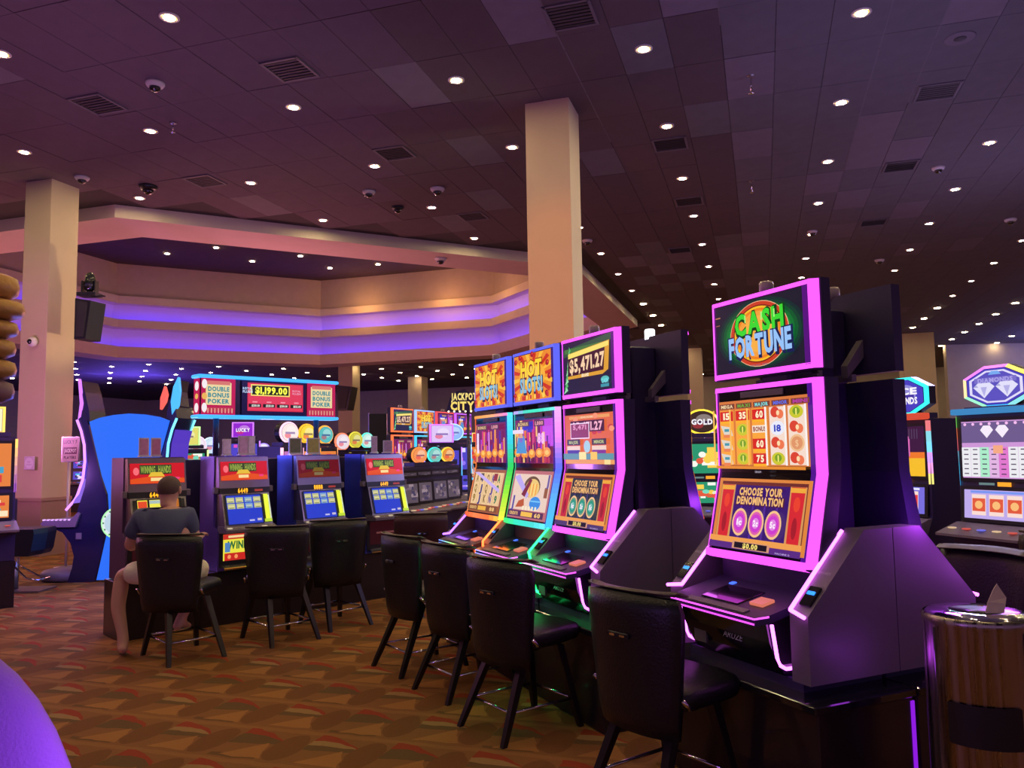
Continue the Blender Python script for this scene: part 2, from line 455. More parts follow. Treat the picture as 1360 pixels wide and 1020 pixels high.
for (x, y), w, l in far: col_from_corner(x, y, w, l, rail=False)

# ================================================================== CEILING FITTINGS
WARM = glow((255, 226, 170), 420.0); WARMF = glow((255, 226, 170), 90.0)
def light_mesh(r, lensm):
    a = MB(); a.lathe([(r*1.25, 0), (r*1.28, -.012), (r*1.0, -.018), (r*.98, -.002)], WHITEP, 24, cap=False); 
    b = MB(); b.lathe([(r, -.004), (r*.74, -.016)], glow((255, 205, 105), 1.6), 24, cap=False); b.lathe([(r*.74, -.016), (r*.5, -.018)], lensm, 24)  # outer zone glows to imitate the lamp-lit reflector
    ao = a.build('trim_ring'); bo = b.build('lens')
    return ao.data, bo.data, ao, bo
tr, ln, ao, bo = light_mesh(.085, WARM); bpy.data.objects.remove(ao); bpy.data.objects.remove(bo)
fm = MB(); fm.lathe([(.10, 0), (.10, -.012)], WARMF, 10); fo = fm.build('_far'); farmesh = fo.data; bpy.data.objects.remove(fo)
def project(p):
    Z = p.z-EYE; d = p.y*cp+Z*sp; v = (-p.y*sp+Z*cp)/d; u = p.x/d
    u, v = u*cr+v*sr, -u*sr+v*cr
    return 680+FPX*u, 510-FPX*v
ORD = ['first', 'second', 'third', 'fourth', 'fifth', 'sixth', 'seventh', 'eighth', 'ninth', 'tenth', 'eleventh', 'twelfth', 'thirteenth', 'fourteenth', 'fifteenth', 'sixteenth',
       'seventeenth', 'eighteenth', 'nineteenth', 'twentieth', 'twenty-first', 'twenty-second', 'twenty-third', 'twenty-fourth', 'twenty-fifth', 'twenty-sixth', 'twenty-seventh', 'twenty-eighth']
cand = []; ca_ = to_ab(C1)[0]
for i in range(-30, 20):
    seq = 0; a = LA0 + i*BAY
    side_ = 'right' if a > ca_ else 'left'
    rown = int((a-ca_)/BAY) if a > ca_ else int((ca_-a)/BAY)
    for j in range(-1, 24):
        b = LB0 + j*BAY
        p = ab(a, b, CEIL)
        if not in_octo(a, b, OO+.3) and 1.0 < p.y < 53 and abs(p.x) < p.y*.75+3 and a < 33 and a > -49:
            if (p.xy-C1.xy).length < .6 or (p.xy-C2.xy).length < .6: continue
            q = project(p)
            if -10 < q[0] < 1370 and -8 < q[1]:
                lab = 'round ceiling light, %s from the front in the %s row %s of the middle column' % (ORD[seq], ORD[rown], side_); seq += 1
            else: lab = 'round ceiling light over the floor just outside the picture'
            cand.append((p.length, p, lab))
cand.sort(key=lambda c: c[0])
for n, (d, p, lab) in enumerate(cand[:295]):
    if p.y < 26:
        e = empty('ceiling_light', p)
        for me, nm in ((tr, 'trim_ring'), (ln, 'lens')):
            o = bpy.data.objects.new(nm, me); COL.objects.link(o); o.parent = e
    else:
        e = bpy.data.objects.new('ceiling_light', farmesh); COL.objects.link(e); e.location = p
    tag(e, lab, 'light', 'round recessed ceiling lights')
for k_, (x, y) in enumerate(((222, 337), (287, 329), (335, 347), (399, 340), (438, 356), (502, 351))):
    o = bpy.data.objects.new('ceiling_light', farmesh); COL.objects.link(o); o.location = atz(x, y, 10.59)
    tag(o, 'small round light in the raised ceiling of the recess, %s from the left' % ORD[k_], 'light', 'round lights inside the ceiling recess')
# vents
vent_l = {(758, 20): 'dark square air vent above the middle column', (385, 92): 'dark square air vent at upper left beside a round light',
 (130, 138): 'dark square air vent above the left column', (272, 240): 'small dark air vent above the front edge of the recess',
 (524, 203): 'dark air vent left of the middle column beside a round light', (890, 191): 'dark air vent with pale edge right of the middle column',
 (1245, 121): 'dark air vent at upper right with wide pale frame', (1196, 220): 'dark air vent at right beside a white detector',
 (915, 267): 'small air vent between two round lights right of the middle column', (628, 287): 'small air vent near the ring edge left of the middle column',
 (1160, 295): 'small air vent among the lights at right', (903, 332): 'tiny air vent far back right of the middle column'}
for (x, y), l in vent_l.items():
    e = empty('air_vent', atz(x, y, CEIL), -GA)
    b = MB(); w = .5
    for s_ in (-1, 1):
        b.box((s_*w/2, 0, -.008), (.035, w+.035, .02), TBAR); b.box((0, s_*w/2, -.008), (w, .035, .02), TBAR)
    b.build('frame', e)
    b = MB(); b.box((0, 0, .004), (w-.03, w-.03, .004), GRILLE); b.build('backing', e)
    for k in range(7):
        b = MB(); b.box((0, -.2+k*.066, -.006), (w-.04, .02, .012), GRILLE, Matrix.Rotation(.0, 4, 'X')); b.build('slat', e)
    tag(e, l, 'vent', 'ceiling air vents')
DARKG = mat('dark_glass_dome', (.01, .01, .012), .08, coat=1)
def dome(x, y, label, white=True, z=CEIL, s=1.0):
    e = empty('ceiling_camera', atz(x, y, z))
    b = MB(); b.lathe([(.12*s, 0), (.12*s, -.02*s), (.10*s, -.05*s), (.075*s, -.06*s)], WHITEP if white else BLACK, 20); b.build('housing', e)
    b = MB(); b.lathe([(.074*s, -.055*s), (.065*s, -.09*s), (.04*s, -.115*s), (.005, -.125*s)], DARKG, 16); b.build('dome', e)
    tag(e, label, 'camera', 'ceiling dome cameras')
dome(206, 110, 'white ringed dome camera at upper left'); dome(109, 235, 'white dome camera beside the left column top')
dome(490, 254, 'white dome camera left of the black dome camera near the recess'); dome(581, 250, 'white and black dome camera above the round light near the ring', s=1.1)
dome(197, 247, 'black dome camera above the left corner of the recess', False, s=1.3); dome(528, 275, 'black dome camera near the middle of the ring edge', False)
dome(585, 343, 'dome camera on the rose plaster underside of the recess', z=Z0, s=1.2)
dome(780, 319, 'white dome camera just right of the middle column'); dome(1246, 222, 'white dome camera at right beside the dark vent', s=.9)
dome(1168, 345, 'small white dome camera among the far lights at right'); dome(1342, 291, 'white dome camera at the right edge')
dome(1079, 307, 'white dome camera in the line of lights above the tall purple framed machine', s=.9)
for x, y, l, L in ((997, 100, 'chrome sprinkler head hanging below a pale tile at upper right', .22), (998, 240, 'chrome sprinkler head hanging above the right machine bank', .2), (230, 163, 'small chrome sprinkler head at upper left', .12)):
    e = empty('sprinkler', atz(x, y, CEIL))
    b = MB(); b.lathe([(.05, 0), (.05, -.01)], SILVER, 12); b.build('escutcheon', e)
    b = MB(); b.tube([(0, 0, 0), (0, 0, -L)], .012, CHROME); b.build('drop_pipe', e)
    b = MB(); b.lathe([(.012, -L), (.035, -L-.02), (.035, -L-.025)], CHROME, 12); b.build('deflector', e)
    tag(e, l, 'sprinkler')
e = empty('ceiling_speaker', atz(1275, 50, CEIL)); b = MB(); b.lathe([(.17, 0), (.17, -.012), (.15, -.014)], TILES[2], 24); b.build('rim', e)
b = MB(); b.lathe([(.145, -.008), (.02, -.018)], GRILLE, 24); b.build('grille', e); tag(e, 'round flush ceiling speaker at top right', 'speaker')

# ================================================================== TALL CURVED SLOT MACHINES
MAG = (245, 80, 255); MAGK = 1.6
BLU = (95, 100, 250)
def lerp(a, b, t): return tuple(a[i]+(b[i]-a[i])*t for i in range(3))
def ledcols(cs, t):
    if len(cs) == 1: return cs[0]
    x = t*(len(cs)-1); i = min(int(x), len(cs)-2)
    return lerp(cs[i], cs[i+1], x-i)
ZT0, ZT1, ZM1, ZB, ZM0 = 1.955, 2.364, 1.912, 1.475, 1.062
HW = .375
def surf(z):   # y of the main screen surface at height z
    return 0 if z >= ZB else -.095*(ZB-z)/(ZB-ZM0)
def led_strip(mb, P, Q, w0, w1, cols, k, n=8):
    """ribbon from P to Q; w0,w1 offsets (vectors) giving front lip and outer bevel"""
    P, Q = Vector(P), Vector(Q)
    for i in range(n if len(cols) > 1 else 1):
        nn = n if len(cols) > 1 else 1
        a, b = P.lerp(Q, i/nn), P.lerp(Q, (i+1)/nn)
        m = glow(tuple(int(x/4)*4 for x in ledcols(cols, (i+.5)/nn)), k)
        mb.add([a, b, b+w0, a+w0, b+w0+w1, a+w0+w1], [(0, 1, 2, 3), (3, 2, 4, 5)], m)
def curved_slot(O, rz, label, top_art, up_art, low_art, cols, lit=True, shoulders=(1,), ends=False, rear=False, detail=True, group=None, candle_on=False):
    """cols: dict topper/top/right/bottom/left/shoulder lists of rgb"""
    root = empty('slot_machine', O, rz)
    tag(root, label, 'slot machine', group)
    # --- topper
    b = MB(); b.box((0, .028, (ZT0+ZT1)/2), (.69, .04, ZT1-ZT0), SATIN); b.box((0, .058, (ZT0+ZT1)/2), (.758, .056, ZT1-ZT0+.008), SATIN)
    tp = b.build('top_monitor', root)
    b = MB(); b.quad([(-.33, .004, ZT0+.02), (.33, .004, ZT0+.02), (.33, .004, ZT1-.02), (-.33, .004, ZT1-.02)], GLOSS); b.fix = False
    b.build('screen_glass', tp)
    if lit:
        L = MB(); L.fix = False; c = cols['topper']; k = cols.get('k', MAGK)
        for sd in (() if rear else (-1, 1)):
            led_strip(L, (sd*.332, -.003, ZT0), (sd*.332, -.003, ZT1), Vector((sd*(.012 if sd > 0 else .028), 0 if sd > 0 else .012, 0)), Vector((sd*.030, .037, 0)) if sd > 0 else Vector((-.014, .025, 0)), c, k, 1)
        led_strip(L, (-.345, 0, ZT1), (.345, 0, ZT1), Vector((0, -.004, -.022)), Vector((0, 0, 0)), c, k, 1)
        led_strip(L, (.298, -.0035, ZT0+.02), (.298, -.0035, ZT1-.02), Vector((.034, 0, 0)), Vector((0, 0, 0)), [lerp(c[0], (40, 0, 90), .72)], .8, 1)  # dim inner strip paints LED light spilling onto the bezel
        led_strip(L, (-.345, 0, ZT0), (.345, 0, ZT0), Vector((0, -.004, .026)), Vector((0, 0, 0)), c, k, 1)
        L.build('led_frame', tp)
        cv = Canvas((0, .001, (ZT0+ZT1)/2), (.98, 0, 0), (0, 0, 1)); top_art(cv); cv.build('screen_image', tp)
    # --- main curved screen slab
    pz = (ZM1, ZB, ZM0)
    b0 = [(surf(z)+.008, z) for z in pz] + [(surf(z)+.05, z) for z in reversed(pz)]
    prof = [(surf(z)+.030, z) for z in pz]
    back = [(.0, ZM0-.02), (.05, ZM0+.12), (.10, ZB), (.11, ZM1)]
    b = MB(); b.prism(b0, 'x', -.345, .345, SATIN); b.prism(prof+back, 'x', -.379, .379, SATIN); mn = b.build('main_monitor', root)
    b = MB(); b.fix = False
    zs = (ZM0+.015, ZB-.05, ZB, ZB+.05, ZM1-.012)
    for z0, z1 in zip(zs, zs[1:]):
        b.quad([(-.33, surf(z0)+.004, z0), (.33, surf(z0)+.004, z0), (.33, surf(z1)+.004, z1), (-.33, surf(z1)+.004, z1)], GLOSS)
    b.build('screen_glass', mn)
    if lit:
        L = MB(); L.fix = False; k = cols.get('k2', cols.get('k', MAGK))
        for sd, cs in ((1, cols['right']), (-1, cols['left'])):
            for (z0, z1, t0, t1) in ((ZM1, ZB, 0, .5), (ZB, ZM0, .5, 1)):
                n = 12 if len(cs) > 1 else 2
                for i in range(n):
                    za, zb = z0+(z1-z0)*i/n, z0+(z1-z0)*(i+1)/n
                    cc = glow(tuple(int(x/4)*4 for x in ledcols(cs, t0+(t1-t0)*(i+.5)/n)), k)
                    ya, yb = surf(za), surf(zb)
                    if rear: continue
                    L.add([(sd*.332, ya-.003, za), (sd*.332, yb-.003, zb), (sd*(.344 if sd > 0 else .358), yb-(.003 if sd > 0 else -.010), zb), (sd*(.344 if sd > 0 else .358), ya-(.003 if sd > 0 else -.010), za), (sd*.374, yb+.034, zb), (sd*.374, ya+.034, za)],
                          [(0, 1, 2, 3), (3, 2, 4, 5)], cc)
                    if sd > 0: L.add([(.300, ya-.002, za), (.300, yb-.002, zb), (.332, yb-.002, zb), (.332, ya-.002, za)], [(0, 1, 2, 3)], glow(tuple(int(x/4)*4 for x in lerp(ledcols(cs, t0+(t1-t0)*(i+.5)/n), (30, 0, 120), .72)), .8))  # painted LED spill along the right bezel of the curved screen
        led_strip(L, (-.345, -.002, ZM1), (.345, -.002, ZM1), Vector((0, -.003, -.024)), Vector((0, 0, 0)), cols['top'], k)
        yb = surf(ZM0)
        led_strip(L, (-.345, yb-.006, ZM0+.03), (.345, yb-.006, ZM0+.03), Vector((0, -.004, -.034)), Vector((0, .03, -.012)), cols['bottom'], k)
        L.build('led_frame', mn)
        cv = Canvas((0, -.001, (ZB+.035+ZM1-.075)/2), (1.03, 0, 0), (0, 0, 1)); up_art(cv); cv.build('upper_screen_image', mn)
        a0 = Vector((0, surf(ZM0)-0, ZM0)); a1 = Vector((0, 0, ZB)); d = (a1-a0).normalized()
        mid = a0.lerp(a1, .52) + Vector((0, -.002, 0)); cv = Canvas(mid, (1.03, 0, 0), d); low_art(cv); cv.build('lower_screen_image', mn)
        b = MB(); b.box((0, -.003, ZM1-.048), (.30, .008, .03), GREYP, bev=.004); b.build('camera_bar', mn)
    # --- spine and arms
    b = MB(); b.box((0, .18, 1.48), (.20, .19, 1.62), SATIN, bev=.02); b.build('spine', root)
    b = MB(); b.prism([(.07, 2.05), (.2, 1.93), (.2, 1.99), (.07, 2.14)], 'x', -.20, -.16, GREYP)
    b.prism([(.07, 2.05), (.2, 1.93), (.2, 1.99), (.07, 2.14)], 'x', .16, .20, GREYP)
    b.box((0, .17, 1.93), (.42, .03, .035), GREYP); b.build('support_arm', root)
    b = MB(); b.lathe([(.035, ZT1-.01), (.035, ZT1+.05), (.03, ZT1+.06)], glow((250, 250, 255), 3) if candle_on else mat('clear_candle_plastic', (.45, .36, .34), .3, var=.1), 14, (0, .06))
    b.build('candle', root)
    # --- console
    b = MB()
    deck = [(-.30, -.36), (.30, -.36), (.33, -.31), (.33, -.02), (-.33, -.02), (-.33, -.31)]
    def dz(y): return .872 + (y+.36)*.22
    b.add([(x, y, dz(y)) for x, y in deck] + [(x, y, dz(y)-.035) for x, y in deck],
          [tuple(range(6)), tuple(reversed(range(6, 12)))] + [(i, i+6, (i+1) % 6+6, (i+1) % 6) for i in range(6)], SATIN)
    b.box((0, .0, .99), (.62, .05, .20), SATIN)
    dk = b.build('button_deck', root)
    def on_deck(x, y, up=.003): return Vector((x, y, dz(y)+up))
    tilt = Matrix.Rotation(math.atan(.22), 4, 'X')
    def pad(name, x, y, w, d, m, h=.006):
        q = MB(); q.box((0, 0, 0), (w, d, h), m, Matrix.Translation(on_deck(x, y, h/2)) @ tilt, bev=.003); return q.build(name, dk)
    pad('button_screen', -.03, -.20, .26, .17, GLOSS)
    pad('spin_button', .19, -.22, .085, .075, glow((225, 120, 100), .9) if lit else GREYP, .014)['label'] = 'glowing salmon spin button'
    pad('printed_strip', 0, -.325, .42, .04, mat('grey_print', (.20, .17, .2), .5, var=.2))
    pad('round_button', -.16, -.09, .03, .03, glow((70, 110, 255), 1.5) if lit else GREYP)
    if lit:
        L = MB(); L.fix = False; cs = cols.get('deck', [MAG])
        led_strip(L, (-.30, -.363, .864), (.30, -.363, .864), Vector((0, 0, .008)), Vector((0, 0, 0)), cs, 2.2)
        led_strip(L, (-.30, -.364, .842), (.30, -.364, .842), Vector((0, 0, .008)), Vector((0, 0, 0)), cs, 1.6)
        led_strip(L, (.30, -.363, .864), (.335, -.312, .875), Vector((0, 0, .008)), Vector((0, 0, 0)), cs, 2.2)
        L.build('deck_led', dk)
    # --- belly
    b = MB(); b.prism([(-.30, .84), (-.285, .76), (-.25, .68), (-.21, .62), (.22, .62), (.22, .9), (-.30, .86)], 'x', -.30, .30, GLOSS); bl = b.build('belly_door', root)
    cv = Canvas((.06, -.283, .745), (1, 0, 0), Vector((0, .28, .96)).normalized()); LM = mat('grey_logo_print', (.45, .45, .5), .4, var=.05)
    cv.text('ARUZE', 0, 0, .028, None, .13, m=LM); cv.poly([(.012, .02), (.024, .028), (.03, .06), (.016, .04)], None, m=LM); cv.build('maker_logo', bl)
    b = MB(); b.box((-.2, -.262, .73), (.09, .012, .13), GREYP, Matrix.Rotation(0, 4, 'X')); b.build('ticket_tray', bl)
    # --- shoulders
    for sd in ((-1, 1)):
        if sd not in shoulders and not (sd == 1): continue
        end = (sd == -1) or ends
        x0, x1 = (sd*.374, sd*.478) if end else (sd*.345, sd*.452)
        sh = [(-.235, .615), (-.235, .895), (.11, 1.235), (.28, 1.235), (.28, .615)]
        sl = .34/.345
        b = MB(); b.prism(sh, 'x', x0, x1, GREYP)
        so = b.build('side_shoulder', root)
        if lit and sd in shoulders:
            L = MB(); sc = cols['shoulder' if sd == 1 else 'lshoulder']
            xi = x0+sd*.004
            pts = [(xi, .085, 1.225), (xi, -.235, .91), (x1+(0 if end else sd*.05), -.255 if end else -.30, .895 if end else .89)]
            for i in range(2):
                L.tube([pts[i], pts[i+1]], .0085, glow(ledcols(sc, (i+.5)/2), 4.5), 8)
            xb = sd*.318
            L.build('led_tube', so); L = MB(); L.tube([(xb, -.285, .84), (xb, -.262, .70), (xb, -.245, .665), (xb, -.215, .648), (xb, -.10, .645)], .008, glow(ledcols(sc, 1), 4.5), 8)
            if sd == 1 and sd in shoulders and -1 not in shoulders:
                g_ = glow(cols['lshoulder'][0], 4.5); L.build('led_tube', so); L = MB(); L.tube([(-xb, -.285, .84), (-xb, -.262, .70), (-xb, -.245, .665), (-xb, -.215, .648), (-xb, -.10, .645)], .008, g_, 8)
            L.build('led_tube', so)
            yy = -.165; zz = .895+(yy+.235)*sl
            q = MB(); Mx = Matrix.Translation(((x0+x1)/2+sd*.006, yy, zz)) @ Matrix.Rotation(math.atan(sl), 4, 'X')
            q.box((0, 0, .006), (.062, .10, .012), GLOSS, Mx, bev=.003); q.box((0, .012, .014), (.04, .016, .004), glow((40, 130, 255), 2.0), Mx); q.build('card_reader', so)
            if end:
                cv = Canvas(Vector(((x0+x1)/2, yy+.09, zz+.09*sl))+Vector((0, -.004, .004)), (1, 0, 0), Vector((0, 1, sl)).normalized()); cv.text('REWARDS', 0, 0, .014, None, .07, m=MATS['grey_logo_print']); cv.build('reader_print', so)
    # --- stand
    b = MB(); xr = .56 if ends else .399; xl = .56 if -1 in shoulders and ends else .399; b.box(((xr-xl)/2, -.01, .545), (xr+xl, .575, .035), GLOSS, bev=.008); b.box((0, .04, .585), (.78, .46, .045), SATIN); b.build('stand_top', root)
    b = MB(); b.box(((xr-xl)/2, .0, .264), (xr+xl-.03, .545, .528), PLINTH, bev=.01); st_ = b.build('stand', root)
    if ends and lit:
        b = MB(); b.box((xr-.02, .262, .30), (.02, .02, .42), glow((150, 30, 235), .9)); b.build('corner_led', st_)
    return root

# ---- artwork
def art_cash_top(c):
    c.rect(0, 0, .66, .355, (30, 28, 44))
    for a, col in ((1.0, (20, 44, 46)), (.93, (18, 62, 46)), (.86, (14, 88, 44)), (.79, (16, 112, 48)), (.72, (24, 136, 54))): c.oval(.0, .0, .315*a, .178*a, col)
    for r, col in ((.163, (245, 190, 150)), (.160, (205, 62, 34)), (.143, (120, 30, 20)), (.137, (250, 190, 40)), (.127, (240, 130, 30)), (.114, (246, 160, 60)), (.09, (250, 176, 70))): c.oval(.0, .0, r*1.30, r, col, 1, 40)
    c.otext('CASH', .005, .062, .100, (60, 215, 50), (6, 70, 20), .35, rot=.02)
    for x, l in ((-.09, .009), (.03, .011), (.12, .009)): c.rect(x, .085, l, .04, (170, 245, 130))
    c.otext('FORTUNE', .005, -.05, .098, (150, 195, 250), (24, 34, 90), .45, rot=.02)
    c.rect(-.3, .12, .04, .006, (190, 120, 90)); c.rect(-.3, .08, .03, .005, (150, 90, 80))
    c.text('INSTANT WIN', .0, -.155, .008, (120, 120, 150), .12)
def art_cash_up(c):
    W_, H_ = .62, .33
    c.rect(0, 0, W_, H_, (214, 120, 62))
    for i, (t, col) in enumerate((('MEGA', (240, 210, 160)), ('MAXI', (110, 170, 60)), ('MAJOR', (120, 220, 220)), ('MINOR', (90, 110, 230)), ('MINI', (180, 60, 160)))):
        x = -.25+i*.125; c.rect(x, .138, .112, .026, (120, 60, 50)); c.text(t, x, .138, .016, col, .09, bold=True)
    cols = [['n15', 'd', 'd', 'd'], ['n35', 'g', 'g', 'g'], ['n60', 'b', 'n60', 'n75'], ['r', 'w', 'r', 'g'], ['g', 'r', 'm', 'r']]
    for i, cc in enumerate(cols):
        x = -.25+i*.125
        c.rect(x, -.02, .104, .275, (250, 165, 60) if i < 3 else (246, 220, 205))
        for j, s_ in enumerate(cc):
            y = .088-j*.072
            if s_[0] == 'n': c.rect(x, y, .098, .05, (215, 36, 34)); c.text(s_[1:], x, y, .032, (255, 240, 200), .05, bold=True); c.rect(x, y-.032, .09, .012, (255, 176, 40))
            elif s_ == 'd': c.poly([(x-.045, y+.025), (x+.03, y+.015), (x+.045, y-.03), (x-.02, y-.022)], (222, 214, 200)); c.rect(x, y, .035, .014, (60, 150, 170)); c.rect(x, y-.03, .05, .016, (235, 130, 80))
            elif s_ == 'g': c.oval(x, y, .042, .03, (205, 200, 50)); c.oval(x, y+.003, .022, .018, (120, 160, 40)); c.rect(x, y, .008, .03, (250, 240, 120))
            elif s_ == 'b': c.rect(x, y, .1, .036, (250, 230, 210)); c.text('BONUS', x, y, .022, (150, 50, 40), .085, bold=True)
            elif s_ == 'r': c.oval(x-.015, y+.005, .028, .026, (220, 70, 50)); c.oval(x+.018, y-.006, .022, .022, (240, 120, 80)); c.oval(x+.005, y, .01, .012, (255, 220, 170))
            elif s_ == 'w': c.oval(x, y, .045, .034, (235, 235, 250)); c.text('18', x, y, .03, (50, 70, 190), .045, bold=True)
            elif s_ == 'm': c.oval(x, y, .045, .04, (240, 190, 140)); c.oval(x, y, .034, .03, (225, 150, 105)); c.text('$', x, y, .03, (245, 200, 150))
    for i in range(6): c.rect(-.3125+i*.125, -.02, .012, .28, (250, 190, 90) if i < 3 else (250, 244, 240))
    c.rect(0, -.172, .60, .014, (230, 140, 50)); c.text('DENOM', 0, -.192, .01, (200, 190, 210), .04)
def art_choose(bg, med, side):
    def f(c):
        c.rect(0, 0, .62, .345, (222, 132, 62)); c.rect(0, .01, .575, .295, (110, 44, 40)); c.rect(0, .005, .545, .27, bg)
        for sx in (-.235, .235):
            c.rect(sx, .005, .10, .272, (214, 150, 90)); c.poly([(sx-.042, .14), (sx+.042, .14), (sx+.036, -.125), (sx-.036, -.125)], side)
            c.oval(sx, .06, .02, .035, lerp(side, (255, 90, 40), .5)); c.oval(sx, -.05, .016, .05, lerp(side, (90, 10, 30), .4)); c.rect(sx, .125, .09, .022, (240, 170, 60))
        for x in (-.12, -.04, .04, .12): c.rect(x, -.02, .012, .21, lerp(bg, (120, 70, 220), .35))
        c.otext('CHOOSE YOUR', 0, .108, .036, (246, 190, 120), (90, 30, 60), .29)
        c.otext('DENOMINATION', 0, .063, .036, (246, 190, 120), (90, 30, 60), .31)
        for i, t in enumerate(('1c', '2c', '5c')):
            x = -.115+i*.115
            c.oval(x, -.045, .052, .068, (246, 196, 140)); c.oval(x, -.045, .043, .056, lerp(med, (246, 160, 120), .35)); c.oval(x, -.045, .036, .044, med); c.oval(x, -.045, .022, .026, lerp(med, (255, 255, 255), .4))
            c.text(t, x, -.045, .028, (255, 240, 255), .034, bold=True)
        c.rect(0, -.135, .61, .026, (240, 160, 80)); c.rect(0, -.165, .61, .03, lerp(bg, (120, 60, 150), .5))
        c.rect(-.01, -.158, .25, .036, (214, 150, 120)); c.rect(-.01, -.158, .22, .028, (22, 16, 30)); c.text('$0.00', -.01, -.158, .022, (250, 225, 120), .10, bold=True)
        c.text('MACHINE 12', .2, -.172, .008, (200, 180, 240), .09)
    return f
def art_hot(c):
    c.rect(0, 0, .66, .355, (236, 140, 44))
    for i in range(18):
        a = 2*pi*i/18; c.poly([(0, 0)]+[(max(-.325, min(.325, .36*cos(q))), max(-.174, min(.174, .2*sin(q)))) for q in (a, a+.17)], (250, 190, 60) if i % 2 else (206, 52, 34))
    c.oval(0, 0, .22, .11, (250, 176, 60)); c.oval(0, .0, .16, .08, (255, 206, 90))
    for x, y in ((-.28, .13), (-.2, .16), (.26, .08), (.29, -.02), (-.29, -.13), (.25, -.14), (.02, .165)): c.oval(x, y, .028, .022, (170, 20, 40)); c.oval(x+.008, y+.004, .01, .008, (240, 80, 60))
    c.otext('HOT', 0, .062, .11, (255, 216, 50), (150, 40, 20), .36)
    c.otext('SLOTS!', 0, -.062, .10, (130, 190, 226), (24, 40, 80), .38)
    for i in range(9): c.rect(-.28+i*.07, -.155, .03, .03, (250, 210, 90) if i % 2 else (200, 50, 60))
def art_jackpot(c):
    c.rect(0, 0, .66, .355, (36, 30, 62))
    c.poly([(-.33, .08), (-.33, .13), (.27, .178), (.33, .178), (.33, .14), (.1, .12)], (44, 84, 60)); c.rect(-.06, .12, .5, .03, (70, 120, 60))
    for i in range(10): c.poly([(-.33+.01*i, -.17+.03*i), (-.27+.006*i, -.15+.03*i), (-.29+.006*i, -.12+.03*i)], (90, 190, 110) if i % 2 else (150, 226, 170))
    c.poly([(-.26, -.075), (.20, -.075), (.27, -.05), (.29, .135), (-.24, .10)], (224, 160, 50)); c.poly([(-.25, .045), (-.25, .098), (.28, .13), (.28, .10)], (250, 226, 110))
    c.poly([(-.26, -.055), (.215, -.05), (.235, .095), (-.25, .065)], (66, 22, 42))
    c.text('$5,471.27', 0, .018, .085, (250, 210, 170), .46, bold=True, rot=.03); c.text('GRAND', -.02, -.062, .02, (250, 236, 200), .1, bold=True)
    c.oval(.23, -.11, .05, .02, (90, 190, 190)); c.text('CASH', .23, -.12, .026, (120, 226, 236), .08, bold=True); c.rect(.23, -.15, .1, .02, (60, 150, 170))
def art_jack_up(c):
    c.rect(0, 0, .62, .33, (226, 104, 62)); c.rect(0, .145, .5, .02, (236, 160, 90)); c.text('GRAND PROGRESSIVE', 0, .145, .011, (250, 220, 200), .2)
    for i in range(14): c.oval(random.uniform(-.3, .3), random.uniform(.0, .15), .03, .018, random.choice([(240, 130, 70), (206, 60, 60), (246, 150, 110), (200, 70, 110)]))
    c.rect(-.01, .085, .42, .075, (70, 20, 46)); c.text('$5,471.27', -.01, .085, .052, (250, 180, 200), .38, bold=True)
    c.rect(-.1, .055, .24, .105, (250, 226, 250)); c.rect(-.1, .055, .225, .092, (146, 60, 96)); c.text('5,471', -.1, .08, .03, (230, 150, 190), .17, bold=True)
    for x, t in ((-.18, 'MAJOR'), (.14, 'MINOR')):
        c.rect(x, -.02, .17, .04, (70, 50, 60)); c.text(t, x, -.02, .02, (190, 200, 130), .12, bold=True); c.rect(x, -.06, .17, .03, (240, 210, 190)); c.rect(x, -.085, .16, .026, (70, 60, 150) if x < 0 else (130, 50, 140))
    c.rect(0, -.115, .62, .04, (90, 150, 160)); c.rect(-.06, -.11, .09, .05, (250, 230, 150)); c.rect(.08, -.11, .08, .05, (250, 200, 80)); c.oval(0, -.05, .04, .04, (170, 210, 226))
    c.rect(.02, -.15, .6, .026, (236, 160, 80)); c.rect(.24, -.15, .07, .03, (250, 220, 140))
def art_city(seed, main):
    def f(c):
        rn = random.Random(seed)
        c.rect(0, 0, .62, .33, (120, 30, 90))
        if main: c.rect(.2, .06, .2, .2, (200, 80, 230)); c.rect(-.1, .11, .3, .08, (60, 50, 190))
        for i in range(34):
            x = rn.uniform(-.29, .29); h = rn.uniform(.05, .2); y = rn.uniform(-.1, .08); w = rn.uniform(.008, .04)
            x = max(-.305+w/2, min(.305-w/2, x)); h = min(h, 2*(.16-abs(y)))
            c.rect(x, y, w, h, rn.choice([(226, 110, 50), (240, 150, 60), (220, 50, 120), (170, 60, 200), (250, 200, 120), (90, 40, 150), (190, 40, 60)]))
        for i in range(5): c.oval(-.24+i*.12, -.09+rn.uniform(-.01, .01), .055, .035, (246, 150, 40)); c.oval(-.24+i*.12, -.085, .03, .018, (255, 200, 90))
        for i in range(10): c.rect(-.28+i*.062, -.14, .025, .04, rn.choice([(60, 20, 60), (90, 20, 50), (190, 60, 80), (230, 170, 140)]))
        c.rect(-.12, .13, .2, .035, (100, 70, 60)); c.text('BONUS', -.12, .13, .022, (230, 190, 130), .16, bold=True); c.rect(.14, .13, .16, .045, (90, 50, 70)); c.text('1,000', .14, .13, .026, (240, 160, 160), .12, bold=True)
        if main: c.poly([(-.24, -.09), (-.06, -.09), (-.1, .04), (-.2, .04)], (80, 150, 210)); c.oval(-.15, .03, .03, .04, (130, 110, 200)); c.rect(-.2, .075, .18, .03, (240, 220, 240)); c.text('FREE', -.18, .045, .03, (255, 190, 60), .12, bold=True); c.text('88', .17, .02, .07, (250, 190, 250), .1, bold=True)
        else: c.rect(-.2, -.0, .04, .17, (246, 220, 250)); c.rect(.03, .01, .02, .16, (240, 160, 250))
    return f
